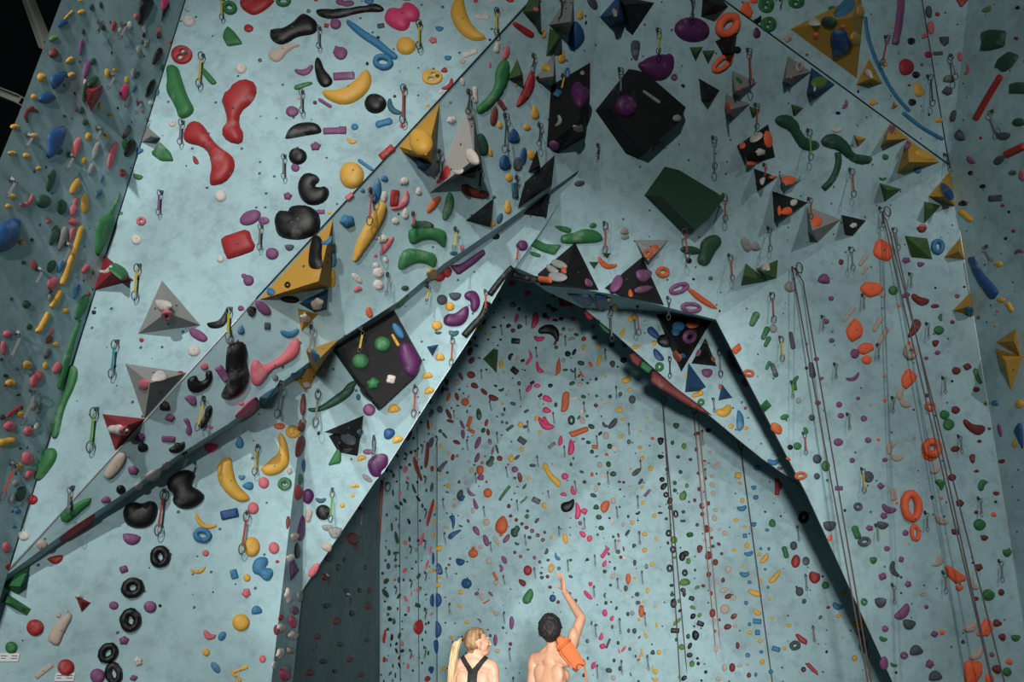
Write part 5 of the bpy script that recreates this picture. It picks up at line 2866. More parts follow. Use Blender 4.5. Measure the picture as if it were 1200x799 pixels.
def make_draw(col, p, q):
    ht = hit(*p)
    if not ht: return
    loc, n, wk = ht
    top = loc + n * .05
    hz = Vector((EYE.x - top.x, EYE.y - top.y, 0)).normalized()
    bot = on_plane(q[0], q[1], top, hz)
    d = bot - top
    # keep it off the wall when the wall slopes towards it
    k = (bot - loc).dot(n)
    if k < .05: bot = bot + n * (.05 - k)
    d = bot - top
    Lg = d.length
    if Lg > 1.5 or Lg < .03: return
    dn = d.normalized()
    root = bpy.data.objects.new('quickdraw', None); COL.objects.link(root)
    root.location = top; root.empty_display_size = .05
    cs = min(.085, Lg * .26)
    yv = hz
    xv = yv.cross(-dn).normalized(); yv = (-dn).cross(xv)
    R = Matrix((xv, yv, -dn)).transposed().to_4x4()
    for nm, t in (('carabiner', cs * .45), ('carabiner', Lg - cs * .45)):
        o = link(nm, carabiner_mesh(cs)); o.parent = root
        o.matrix_local = Matrix.Translation(dn * t) @ R
    # sling: a flat stitched tape
    a, b = dn * (cs * .72), dn * (Lg - cs * .72)
    w, th = .0095, .004
    vs, fs = [], []
    for i in range(7):
        t = i / 6
        c = a.lerp(b, t)
        ww = w * (.75 if i in (0, 6) else 1.0 if i in (1, 5) else .85)
        for sx, sy in ((-1, -1), (1, -1), (1, 1), (-1, 1)):
            vs.append(c + xv * ww * sx + yv * th * sy)
    for i in range(6):
        for k in range(4):
            fs.append((i * 4 + k, i * 4 + (k + 1) % 4, i * 4 + 4 + (k + 1) % 4, i * 4 + 4 + k))
    fs += [(3, 2, 1, 0), (24, 25, 26, 27)]
    s = link('sling', mesh_from('sling', vs, fs, False), M_SLING[col]); s.parent = root
    # bolt hanger on the wall
    vs, fs = [], []
    e1, e2 = frame(n)
    hv = [(-.012, .02), (.012, .02), (.013, -.008), (0, -.024), (-.013, -.008)]
    off = loc - top
    vs = [off + e1 * a_ + e2 * b_ + n * .012 for a_, b_ in hv] + [off + e1 * a_ + e2 * b_ - n * .004 for a_, b_ in hv] + [off + n * .055 - e2 * .01]
    fs = [(0, 1, 2, 10), (2, 3, 10), (3, 4, 10), (4, 0, 10), (9, 8, 7, 6, 5)] + [(i, i + 5, (i + 1) % 5 + 5, (i + 1) % 5) for i in range(5)]
    hg = link('hanger', mesh_from('hanger', vs, fs, False), M_BOLT); hg.parent = root
    cn = {'y': 'yellow', 'r': 'red', 'e': 'grey', 'k': 'black', 'g': 'green', 'c': 'teal', 'n': 'maroon', 'm': 'mauve'}[col]
    record(root, 'quickdraw', cn, ((p[0] + q[0]) / 2, (p[1] + q[1]) / 2), 0, wk, Lg, 'quickdraw', False)

# ------------------------------------------------------------------ read the list of holds
items = []
tile = (0, 0, 1)
for ln in DATA.strip().splitlines():
    f = ln.split()
    if not f: continue
    if f[0] == 'T':
        tile = (float(f[1]), float(f[2]), float(f[3])); continue
    items.append((tile, f))
def px(tile, s):
    a, b = s.split(',')
    return (tile[0] + float(a) / tile[2], tile[1] + float(b) / tile[2])
KEYS = 'kwlyrnbBcgGdpmvsoOez'
for tile, f in items:
    if f[0] == 'V':
        i = f.index('/')
        base = [tuple(map(float, s.split(','))) for s in f[2:i]]
        ap = [tuple(map(float, s.split(','))) for s in f[i + 1:] if ',' in s]
        h = [float(s[1:]) for s in f if s[0] == '^']
        if len(base) >= 3: make_volume(f[1], base, ap, h[0] if h else .25, tile, next((float(s[1:]) for s in f if s[0] == '%'), None), next((s[1:] for s in f if s[0] == '#'), None))
for tile, f in items:
    nm = next((s[1:] for s in f if s[0] == '@'), None)
    on = next((s[1:] for s in f if s[0] == '#'), None)
    if f[0] == 'Q':
        make_draw(f[1], px(tile, f[2]), px(tile, f[3]))
    elif f[0] == 'P':
        pts = [px(tile, s) for s in f[2:] if ',' in s]
        if nm not in ('wedge_hold', 'block_hold', 'flake_hold'): pts = chaikin(pts, 2 if len(pts) < 12 else 1)
        else: pts = chaikin([p for i, p in enumerate(pts) for p in ((pts[i - 1][0] * .12 + p[0] * .88, pts[i - 1][1] * .12 + p[1] * .88), (p[0] * .88 + pts[(i + 1) % len(pts)][0] * .12, p[1] * .88 + pts[(i + 1) % len(pts)][1] * .12))], 0)
        cx = sum(p[0] for p in pts) / len(pts); cy = sum(p[1] for p in pts) / len(pts)
        w = max(p[0] for p in pts) - min(p[0] for p in pts); h = max(p[1] for p in pts) - min(p[1] for p in pts)
        make_hold('P', f[1], cx, cy, w, h, 0, nm or 'sloper_hold', on, pts)
    elif f[0] == 'L':
        w = float(f[2]) / tile[2]
        sp = [px(tile, s) for s in f[3:] if ',' in s]
        for _ in range(2):
            q = [sp[0]]
            for a, b in zip(sp, sp[1:]):
                q += [(a[0] * .75 + b[0] * .25, a[1] * .75 + b[1] * .25), (a[0] * .25 + b[0] * .75, a[1] * .25 + b[1] * .75)]
            sp = q + [sp[-1]]
        l, r = [], []
        for i, p in enumerate(sp):
            a, b = sp[max(0, i - 1)], sp[min(len(sp) - 1, i + 1)]
            dx, dy = b[0] - a[0], b[1] - a[1]
            L_ = math.hypot(dx, dy) or 1
            k = w / 2 * (.7 if i in (0, len(sp) - 1) else 1)
            l.append((p[0] - dy / L_ * k, p[1] + dx / L_ * k)); r.append((p[0] + dy / L_ * k, p[1] - dx / L_ * k))
        pts = l + r[::-1]
        m = sp[len(sp) // 2]
        W_ = max(p[0] for p in pts) - min(p[0] for p in pts); H_ = max(p[1] for p in pts) - min(p[1] for p in pts)
        make_hold('P', f[1], m[0], m[1], W_, H_, 0, nm or 'rail_hold', on, pts, w / 2 * depth_of((hit(m[0], m[1], on) or (EYE + Vector((0, 8, 0)),))[0]) / F * .85)
    elif f[0] in KEYS and len(f) >= 7:
        x, y = tile[0] + float(f[1]) / tile[2], tile[1] + float(f[2]) / tile[2]
        w, h = float(f[4]) / tile[2], float(f[5]) / tile[2]
        make_hold(f[3], f[0], x, y, w, h, float(f[6]), nm, on)
    elif f[0] != 'V':
        print('BAD LINE', f)
from mathutils import noise as mnoise
# ------------------------------------------------------------------ people
def skin_mat(name, col):
    m, nt, b = new_mat(name)
    L = nt.links.new
    geo = N(nt, 'ShaderNodeNewGeometry')
    n1 = N(nt, 'ShaderNodeTexNoise'); n1.inputs['Scale'].default_value = 14; n1.inputs['Detail'].default_value = 5
    L(geo.outputs['Position'], n1.inputs['Vector'])
    r = N(nt, 'ShaderNodeValToRGB')
    r.color_ramp.elements[0].position = .3; r.color_ramp.elements[1].position = .7
    r.color_ramp.elements[0].color = (col[0] * .88, col[1] * .80, col[2] * .78, 1); r.color_ramp.elements[1].color = (*col, 1)
    L(n1.outputs['Fac'], r.inputs['Fac']); L(r.outputs['Color'], b.inputs['Base Color'])
    b.inputs['Roughness'].default_value = .5
    b.inputs['Subsurface Weight'].default_value = .08
    b.inputs['Subsurface Radius'].default_value = (.02, .008, .004)
    return m

def hair_mat(name, c1, c2, scale=60):
    m, nt, b = new_mat(name)
    L = nt.links.new
    tc = N(nt, 'ShaderNodeTexCoord')
    mp = N(nt, 'ShaderNodeMapping'); mp.inputs['Scale'].default_value = (1, 1, .12)
    n1 = N(nt, 'ShaderNodeTexNoise'); n1.inputs['Scale'].default_value = scale; n1.inputs['Detail'].default_value = 4
    L(tc.outputs['Object'], mp.inputs['Vector']); L(mp.outputs['Vector'], n1.inputs['Vector'])
    r = N(nt, 'ShaderNodeValToRGB'); r.color_ramp.elements[0].position = .35; r.color_ramp.elements[1].position = .65
    r.color_ramp.elements[0].color = (*c1, 1); r.color_ramp.elements[1].color = (*c2, 1)
    L(n1.outputs['Fac'], r.inputs['Fac']); L(r.outputs['Color'], b.inputs['Base Color'])
    bu = N(nt, 'ShaderNodeBump'); bu.inputs['Strength'].default_value = .5; bu.inputs['Distance'].default_value = .006
    L(n1.outputs['Fac'], bu.inputs['Height']); L(bu.outputs['Normal'], b.inputs['Normal'])
    b.inputs['Roughness'].default_value = .7
    return m

def add_blob(bm, c, r, rot=None):
    m = Matrix.Translation(c) @ (rot or Matrix()).to_4x4() @ Matrix.Diagonal((*r, 1))
    bmesh.ops.create_icosphere(bm, subdivisions=3, radius=1, matrix=m)

def add_limb(bm, pts, rad, seg=14):
    """a tapered limb with round ends, through pts"""
    for i in range(len(pts) - 1):
        a, b = Vector(pts[i]), Vector(pts[i + 1])
        n = max(2, int((b - a).length / .012))
        d = (b - a).normalized()
        u = d.orthogonal().normalized(); w = d.cross(u)
        rows = []
        for k in range(n + 1):
            t = k / n
            r = rad[i] * (1 - t) + rad[i + 1] * t
            c = a.lerp(b, t)
            rows.append([bm.verts.new(c + (u * math.cos(2 * math.pi * j / seg) + w * math.sin(2 * math.pi * j / seg)) * r) for j in range(seg)])
        for p, q in zip(rows, rows[1:]):
            for j in range(seg):
                bm.faces.new((p[j], p[(j + 1) % seg], q[(j + 1) % seg], q[j]))
        bm.faces.new(rows[0][::-1]); bm.faces.new(rows[-1])
    for p, r in zip(pts, rad):
        bmesh.ops.create_icosphere(bm, subdivisions=2, radius=r, matrix=Matrix.Translation(Vector(p)))

def hand(bm, wrist, d, side, nrm, curl, s=1.0):
    """palm, four fingers and a thumb: d = along the hand, side = towards the thumb, nrm = out of the palm"""
    d = d.normalized(); side = (side - d * side.dot(d)).normalized(); nrm = d.cross(side) * (1 if d.cross(side).dot(nrm) > 0 else -1)
    R = Matrix((side, nrm, d)).transposed()
    add_blob(bm, wrist + d * .048 * s, (.036 * s, .013 * s, .05 * s), R)
    for k, (off, L_) in enumerate(((.028, .072), (.0095, .080), (-.0095, .075), (-.028, .060))):
        p = wrist + d * .088 * s + side * off * s
        dd = (d + side * off * 6).normalized()
        pts, rad = [wrist + d * .06 * s + side * off * .8 * s, p], [.0088 * s, .0076 * s]
        c = curl * (1 + .15 * k)
        for f, fr in enumerate((.45, .32, .23)):
            dd = (Matrix.Rotation(c, 3, side.cross(nrm).cross(nrm) if False else side) @ dd) if (Matrix.Rotation(.3, 3, side) @ d).dot(nrm) > 0 else (Matrix.Rotation(-c, 3, side) @ dd)
            p = p + dd * L_ * fr * s
            pts.append(p); rad.append((.0072 - .0006 * f) * s)
        add_limb(bm, pts, rad, 8)
    t0 = wrist + d * .025 * s + side * .028 * s
    t1 = t0 + (d * .6 + side * .8 + nrm * .25).normalized() * .04 * s
    t2 = t1 + (d * .9 + side * .35 + nrm * .3).normalized() * .034 * s
    add_limb(bm, [wrist + d * .02 * s + side * .01 * s, t0, t1, t2], [.014 * s, .013 * s, .0105 * s, .008 * s], 8)

def head(bm, c, R, s, female):
    """skull, jaw, nose, lips, brow and ears; R turns the face, which looks along +Y"""
    def B(p, r, rot=None):
        add_blob(bm, c + R @ (Vector(p) * s), tuple(x * s for x in r), (R @ rot) if rot else R)
    B((0, -.012, .03), (.077, .096, .088))          # skull
    B((0, .03, -.01), (.064, .066, .085))           # face
    B((0, .048, -.075), (.042, .042, .034))         # jaw
    B((0, .082, -.092), (.018, .014, .013))         # chin
    B((0, .090, .028), (.046, .012, .010))          # brow
    B((0, .100, -.012), (.0095, .013, .026), Matrix.Rotation(-.35, 3, 'X'))      # nose bridge
    B((0, .113, -.028), (.013, .012, .010))         # nose tip
    B((0, .093, -.055), (.021, .010, .005)); B((0, .092, -.064), (.018, .010, .006))     # lips
    for sx in (-1, 1):
        B((sx * .040, .066, -.016), (.022, .022, .018))       # cheek bones
        B((sx * .076, -.008, -.008), (.008, .020, .031), Matrix.Rotation(sx * .25, 3, 'Z'))     # ears
        B((sx * .072, -.002, -.036), (.007, .009, .010))

def solidify_body(name, bm, voxel, parent, mat):
    me = bpy.data.meshes.new(name); bm.to_mesh(me); bm.free()
    o = link(name, me)
    rm = o.modifiers.new('r', 'REMESH'); rm.mode = 'VOXEL'; rm.voxel_size = voxel
    sm = o.modifiers.new('s', 'SMOOTH'); sm.factor = .5; sm.iterations = 9
    dg = bpy.context.evaluated_depsgraph_get(); dg.update()
    ev = o.evaluated_get(dg)
    m2 = bpy.data.meshes.new_from_object(ev)
    o.modifiers.clear(); o.data = m2; m2.name = name
    m2.polygons.foreach_set('use_smooth', [True] * len(m2.polygons))
    m2.materials.clear(); m2.materials.append(mat)
    o.parent = parent
    return o

def cover(name, body, keep, off, mat, parent, planes=(), noise=0.0, smooth=0):
    """clothing or hair lying over the part of the body that keep(point) picks, cut cleanly along planes (co, no)"""
    bm = bmesh.new(); bm.from_mesh(body.data)
    for co, no in planes:
        bmesh.ops.bisect_plane(bm, geom=bm.verts[:] + bm.edges[:] + bm.faces[:], plane_co=co, plane_no=no, clear_outer=True)
    dele = [f for f in bm.faces if not keep(f.calc_center_median())]
    bmesh.ops.delete(bm, geom=dele, context='FACES')
    if smooth:
        for _ in range(smooth):
            bmesh.ops.smooth_vert(bm, verts=bm.verts[:], factor=.5, use_axis_x=True, use_axis_y=True, use_axis_z=True)
    bm.normal_update()
    rnd = random.Random(3)
    for v in bm.verts:
        b = any(e.is_boundary for e in v.link_edges)
        v.co += v.normal * (off * (.55 if b else 1) + (mnoise.noise(v.co * 75) * noise * 1.6 + mnoise.noise(v.co * 28) * noise * 1.2 if noise and not b else 0))
    edges = [e for e in bm.edges if e.is_boundary]
    r = bmesh.ops.extrude_edge_only(bm, edges=edges)
    for v in [g for g in r['geom'] if isinstance(g, bmesh.types.BMVert)]:
        v.co -= v.normal * off * .8 if v.normal.length else Vector()
    # turn the rim under
    me = bpy.data.meshes.new(name); bm.to_mesh(me); bm.free()
    me.polygons.foreach_set('use_smooth', [True] * len(me.polygons))
    o = link(name, me, mat); o.parent = parent
    return o

SKIN_M = skin_mat('skin_tan', C(196, 152, 124)); SKIN_W = skin_mat('skin_fair', C(212, 168, 140))
HAIR_M = hair_mat('hair_black', C(14, 13, 13), C(34, 30, 28), 90); HAIR_W = hair_mat('hair_blonde', C(84, 62, 42), C(168, 134, 92), 45)
M_BLACKTOP = plain('black_jersey', C(18, 19, 22), .75); M_SHORTS = plain('grey_shorts', C(52, 56, 62), .85); M_LEG = plain('dark_leggings', C(30, 32, 40), .8)
M_SHOE = plain('shoe_fabric', C(60, 62, 66), .8); M_EYE = plain('eye', C(210, 208, 204), .2)

def person(X, Y, turn, spec):
    root = bpy.data.objects.new('person', None); COL.objects.link(root)
    root.location = (X, Y, 0); root.rotation_euler = (0, 0, turn)
    return root

def V3(*a): return Vector(a)
def torso(bm, sh, sw, waist, hip, depth, zsh, zhip, female):
    zc = zsh - .16
    add_blob(bm, V3(0, 0, zhip + .02), (hip, depth * 1.02, .12))
    add_blob(bm, V3(0, .005, (zhip + zc) / 2 + .02), (waist, depth * .86, .17))
    add_blob(bm, V3(0, .0, zc + .0), (sw, depth * 1.02, .17))
    add_limb(bm, [(-sh, -.005, zsh), (0, -.01, zsh + .025), (sh, -.005, zsh)], [.052, .055, .052])
    for s in (-1, 1):
        add_blob(bm, V3(s * sw * .52, -depth * .55, zc + .05), (.062, .034, .085), Matrix.Rotation(s * .25, 3, 'Y'))     # shoulder blades
        add_blob(bm, V3(s * sw * .72, -depth * .15, zc - .05), (.042, .065, .12))        # side of the back
        add_blob(bm, V3(s * .055, -depth * .45, zhip + .14), (.035, .05, .16))      # muscles beside the spine
        add_blob(bm, V3(s * hip * .5, -depth * .6, zhip - .06), (hip * .5, .075, .085))     # buttocks
        if female: add_blob(bm, V3(s * .065, depth * .85, zc - .0), (.055, .05, .055))
        else: add_blob(bm, V3(s * .06, depth * .5, zc + .05), (.065, .045, .06))
    # neck and the slope to the shoulders
    add_limb(bm, [(0, -.01, zsh - .02), (0, .0, zsh + .06), (0, .012, zsh + .13)], [.068, .053 if not female else .046, .050 if not female else .043])
    for s in (-1, 1):
        add_limb(bm, [(s * .03, -.012, zsh + .075), (s * sh * .75, -.012, zsh + .012)], [.03, .04])

def leg(bm, s, hip_w, zhip, k):
    add_limb(bm, [(s * hip_w * .55, 0, zhip - .02), (s * hip_w * .62, .01, zhip * .56), (s * hip_w * .64, -.005, .36 * k), (s * hip_w * .66, -.012, .09)], [.088 * k, .056 * k, .056 * k, .036 * k])
    add_limb(bm, [(s * hip_w * .66, -.04, .045), (s * hip_w * .68, .06, .04), (s * hip_w * .72, .15, .03)], [.042, .04, .03])

# --- the man, bare-chested, right arm up
TM = math.radians(-34)
man = person(0.357, 6.20, TM, None)
UN = Matrix.Rotation(-TM, 3, 'Z')
def W(*a): return UN @ Vector(a)       # seen-from-behind axes -> the turned body's own
bm = bmesh.new()
torso(bm, .124, .122, .102, .120, .088, 1.430, .93, False)
for s in (-1, 1): leg(bm, s, .15, .92, 1.0)
# left arm hangs
add_limb(bm, [(-.146, -.005, 1.43), (-.180, -.02, 1.14), (-.192, .03, .88)], [.050, .038, .026])
add_blob(bm, V3(-.157, -.005, 1.38), (.05, .055, .085))
hand(bm, V3(-.192, .035, .875), V3(-.02, .08, -1), V3(.2, 1, 0), V3(1, 0, 0), .35)
# right arm reaches up and forward to the wall
add_limb(bm, [(.120, .0, 1.430), W(.235, .09, 1.735), W(.118, .30, 1.945)], [.052, .038, .026])
add_blob(bm, (V3(.120, 0, 1.43) * .8 + W(.235, .09, 1.735) * .2), (.052, .055, .075))
add_blob(bm, (V3(.120, 0, 1.43) * .5 + W(.235, .09, 1.735) * .5), (.044, .046, .085))
hand(bm, W(.116, .305, 1.95), W(-.16, .30, .95), W(-.35, .9, -.2), W(-.9, -.25, -.1), .22)
Rm = Matrix.Rotation(math.radians(26), 3, 'Z') @ Matrix.Rotation(math.radians(26), 3, 'X')
hc = W(-.014, -.002, 1.638)
head(bm, hc, Rm, 1.0, False)
body = solidify_body('body', bm, .005, man, SKIN_M)
def man_hair(p):
    q = (Rm.transposed() @ (p - hc))
    if q.length > .16: return False
    return q.z > .055 and q.y < .085 or (q.y < -.012 + .25 * q.z and q.z > -.046 and abs(q.x) < .085 and not (abs(q.x) > .068 and q.z < .02 and q.y > -.035)) or (q.y < .02 and q.z > .022)
cover('hair', body, man_hair, .014, HAIR_M, man, noise=.006)
cover('shorts', body, lambda p: abs(p.x) < .26 and p.z < .98 and not (p.x < -.148), .010, M_SHORTS, man, [(V3(0, 0, .98), V3(0, 0, 1)), (V3(0, 0, .55), V3(0, 0, -1))])
for s in (-1, 1):
    cover('shoe', body, (lambda s: lambda p: p.z < .09 and p.x * s > 0)(s), .006, M_SHOE, man, [(V3(0, 0, .09), V3(0, 0, 1))])
for s in (-1, 1):
    b2 = bmesh.new(); bmesh.ops.create_icosphere(b2, subdivisions=2, radius=.0115)
    me = bpy.data.meshes.new('eye'); b2.to_mesh(me); b2.free()
    e = link('eye', me, M_EYE); e.parent = man; e.location = hc + Rm @ V3(s * .032, .076, .006)
tag(man, 'shirtless dark-haired person reaching one arm up towards the back wall', 'person')

# --- the rope the man carries, a butterfly coil over the right shoulder
M_ORANGE = plain('orange_rope', C(200, 104, 56), .8)
def rope_coil():
    path = []
    top = V3(.052, -.135, 1.560); bot = V3(.150, -.150, 1.435)
    ax = (bot - top).normalized(); sd = V3(.80, .25, .54); sd = (sd - ax * sd.dot(ax)).normalized(); out = ax.cross(sd)
    if out.y > 0: out = -out
    n = 13
    rnd = random.Random(5)
    for i in range(n):
        t = i / (n - 1) * 2 - 1
        o_ = sd * (t * .050) + out * (.045 * math.sqrt(max(0, 1 - t * t)) - .01)
        j = rnd.uniform(-.012, .012)
        a = top + o_ * .86 + ax * (j * .6); m = (top + bot) / 2 + o_ * 1.12; b = bot + o_ + ax * (j + .02)
        seq = [a, a.lerp(m, .5) + out * .008, m, m.lerp(b, .5) + out * .006, b]
        loop = b + ax * (.022 + abs(j)) + sd * .006
        path += (seq + [loop]) if i % 2 == 0 else ([loop] + seq[::-1])
    tail = path[-1]
    return path, ax, sd, out, top, bot
pth, ax, sd, out, top, bot = rope_coil()
fine = []
for i in range(len(pth) - 1):
    p0, p1, p2, p3 = pth[max(0, i - 1)], pth[i], pth[i + 1], pth[min(len(pth) - 1, i + 2)]
    for k in range(4):
        t = k / 4
        fine.append(.5 * ((2 * p1) + (p2 - p0) * t + (2 * p0 - 5 * p1 + 4 * p2 - p3) * t * t + (3 * p1 - p0 - 3 * p2 + p3) * t ** 3))
fine.append(pth[-1])
end = pth[-1]
for k in range(1, 14):
    t = k / 13
    fine.append(end + V3(.03 * t + .015 * math.sin(t * 3), -.02 * t, -.62 * t))
coil = link('rope_coil', None)
coil.location = man.location + Vector((.012, 0, 0))
tag(coil, 'coiled orange climbing rope slung over the shirtless person\'s right shoulder', 'rope')
o = link('strands', tube_mesh('strands', fine, .0072, 8), M_ORANGE); o.parent = coil
# the filling turns inside the bundle and the wrap that ties it
bm = bmesh.new(); add_limb(bm, [tuple(top - ax * .005), tuple((top + bot) / 2), tuple(bot + ax * .01)], [.038, .048, .042])
me = bpy.data.meshes.new('inner_turns'); bm.to_mesh(me); bm.free(); me.polygons.foreach_set('use_smooth', [True] * len(me.polygons))
o = link('inner_turns', me, M_ORANGE); o.parent = coil
for q in (.18,):
    c = top.lerp(bot, q)
    ring = [c + (sd * math.cos(t) * .056 + out * math.sin(t) * .052) + ax * .006 * (t / 6.28) for t in [2 * math.pi * k / 28 for k in range(28)]]
    o = link('wrap', tube_mesh('wrap', ring, .0095, 8, True), plain('rope_wrap', C(196, 92, 40), .8)); o.parent = coil
loops = [bot + ax * .050 + sd * (.048 * math.cos(t)) + out * (.034 * math.sin(t)) for t in [2 * math.pi * k / 20 for k in range(20)]]
o = link('end_loops', tube_mesh('end_loops', [p + ax * .014 * math.sin(5 * k) for k, p in enumerate(loops)], .009, 8, True), plain('rope_ends', C(120, 58, 32), .8)); o.parent = coil

# --- the woman, head turned to the right
wom = person(-0.232, 6.22, math.radians(-8), None)
bm = bmesh.new()
torso(bm, .130, .124, .105, .148, .085, 1.372, .90, True)
for s in (-1, 1): leg(bm, s, .15, .89, .95)
for s in (-1, 1):
    add_limb(bm, [(s * .144, -.005, 1.370), (s * .182, -.02, 1.11), (s * .195, .03, .87)], [.043, .033, .023])
    add_blob(bm, V3(s * .152, -.005, 1.332), (.042, .048, .075))
    hand(bm, V3(s * .195, .035, .865), V3(s * .02, .08, -1), V3(-s * .2, 1, 0), V3(-s, 0, 0), .35, .92)
Rw = Matrix.Rotation(math.radians(-64), 3, 'Z') @ Matrix.Rotation(math.radians(9), 3, 'X')
hw = V3(.016, .005, 1.535)
head(bm, hw, Rw, .93, True)
wbody = solidify_body('body', bm, .005, wom, SKIN_W)
def wom_hair(p):
    q = (Rw.transposed() @ (p - hw)) / .93
    if q.length > .16: return False
    return (q.z > .070 and q.y < .055) or (q.y < .018 and q.z > .040) or (q.y < -.018 and q.z > -.03 and not (abs(q.x) > .066 and q.z < .028 and q.y > -.036)) or (q.y < -.045 and q.z > -.062)
whair = cover('hair', wbody, wom_hair, .008, HAIR_W, wom, noise=.0022)
# ponytail: a tapering bundle of locks from the tie
tie = hw + Rw @ V3(0, -.112, .050)
pt = [tie, tie + V3(-.030, -.02, -.012), tie + V3(-.046, -.04, -.07), tie + V3(-.056, -.055, -.17), tie + V3(-.066, -.058, -.28), tie + V3(-.070, -.055, -.38), tie + V3(-.066, -.05, -.44)]
fine = []
for i in range(len(pt) - 1):
    p0, p1, p2, p3 = pt[max(0, i - 1)], pt[i], pt[i + 1], pt[min(len(pt) - 1, i + 2)]
    for k in range(6):
        t = k / 6
        fine.append(.5 * ((2 * p1) + (p2 - p0) * t + (2 * p0 - 5 * p1 + 4 * p2 - p3) * t * t + (3 * p1 - p0 - 3 * p2 + p3) * t ** 3))
fine.append(pt[-1])
vs, fs = [], []
S = 28
for i, c in enumerate(fine):
    t = i / (len(fine) - 1)
    r = (.011 + .016 * min(1, t * 5)) * (1 - .75 * max(0, t - .55) / .45)
    for k in range(S):
        th = 2 * math.pi * k / S
        rr = r * (1 + .13 * math.sin(7 * th + 2.5 * t) + .06 * math.sin(11 * th - 3 * t))
        vs.append(c + V3(math.cos(th) * rr * 1.05, math.sin(th) * rr * .8, 0) if i > 6 else c + V3(math.cos(th) * rr * .75, math.sin(th) * rr * .8, math.sin(th + 1.2) * rr * .6))
for i in range(len(fine) - 1):
    for k in range(S):
        fs.append((i * S + k, i * S + (k + 1) % S, (i + 1) * S + (k + 1) % S, (i + 1) * S + k))
fs += [tuple(range(S))[::-1], tuple(range((len(fine) - 1) * S, len(fine) * S))]
o = link('ponytail', mesh_from('ponytail', vs, fs), hair_mat('hair_blonde_light', C(170, 132, 88), C(226, 196, 150), 70)); o.parent = wom
rg = [tie + V3(-.004, 0, 0) + Rw @ V3(.015 * math.cos(t), 0, .015 * math.sin(t)) for t in [2 * math.pi * k / 16 for k in range(16)]]
o = link('hair_tie', tube_mesh('hair_tie', rg, .006, 8, True), plain('hair_tie_dark', C(30, 26, 34), .7)); o.parent = wom
b2 = bmesh.new(); bmesh.ops.create_icosphere(b2, subdivisions=2, radius=.005)
me = bpy.data.meshes.new('earring'); b2.to_mesh(me); b2.free()
o = link('earring', me, M_STEEL); o.parent = wom; o.location = hw + Rw @ (V3(.078, 0, -.045) * .93)
# racerback top: a narrow back panel between the shoulder blades that splits into two straps, then a band round the ribs
def racer(p):
    z = p.z
    if z < 1.19: return abs(p.x) < .17
    if abs(p.x) > .15: return False
    if p.y > .0:        # front
        return z < 1.24 + max(0, .12 - abs(abs(p.x) - .075) * 3.2)
    c = .036
    if z < 1.345: return abs(p.x) < c + max(0, 1.225 - z) * 2.2
    q = (z - 1.345) / .06
    return abs(abs(p.x) - .014 - .05 * max(0, q)) < .025 - .004 * min(1, max(0, q))
top_o = cover('racerback_top', wbody, racer, .0055, M_BLACKTOP, wom, [(V3(0, 0, 1.08), V3(0, 0, -1)), (V3(0, 0, 1.47), V3(0, 0, 1))], smooth=0)
cover('leggings', wbody, lambda p: p.z < .98 and abs(p.x) < .178, .005, M_LEG, wom, [(V3(0, 0, .98), V3(0, 0, 1)), (V3(0, 0, .12), V3(0, 0, -1))])
for s in (-1, 1):
    cover('shoe', wbody, (lambda s: lambda p: p.z < .09 and p.x * s > 0)(s), .006, M_SHOE, wom, [(V3(0, 0, .09), V3(0, 0, 1))])
for s in (-1, 1):
    b2 = bmesh.new(); bmesh.ops.create_icosphere(b2, subdivisions=2, radius=.0105)
    me = bpy.data.meshes.new('eye'); b2.to_mesh(me); b2.free()
    e = link('eye', me, M_EYE); e.parent = wom; e.location = hw + Rw @ (V3(s * .032, .076, .006) * .93)
# the small pale mark printed on the back of the top: two facing arcs, crossed
tb = BVHTree.FromPolygons([v.co.copy() for v in top_o.data.vertices], [tuple(p.vertices) for p in top_o.data.polygons])
def on_back(x, z):
    l, n, i, d = tb.ray_cast(V3(x, -1, z), V3(0, 1, 0))
    return (l + V3(0, -.0012, 0)) if l else V3(x, -.12, z)
bm = bmesh.new()
for sgn in (1, -1):
    a = [on_back(x / 7 * .011, 1.262 + sgn * (.0045 - .0075 * (1 - (x / 7) ** 2))) for x in range(-7, 8)]
    b = [on_back(x / 7 * .011, 1.262 + sgn * (.0045 - .0075 * (1 - (x / 7) ** 2)) + .0028) for x in range(-7, 8)]
    av = [bm.verts.new(p) for p in a]; bv = [bm.verts.new(p) for p in b]
    for i in range(14): bm.faces.new((av[i], av[i + 1], bv[i + 1], bv[i]))
me = bpy.data.meshes.new('emblem'); bm.to_mesh(me); bm.free()
o = link('emblem', me, plain('print_grey', C(150, 152, 155), .6)); o.parent = top_o
tag(wom, 'person with a blonde ponytail in a black racerback top, head turned right', 'person')
print('HEADS', to_px(man.location + hc), to_px(wom.location + hw), to_px(man.location + V3(.098, .3, 1.945)), to_px(man.location + V3(.212, .09, 1.735)))
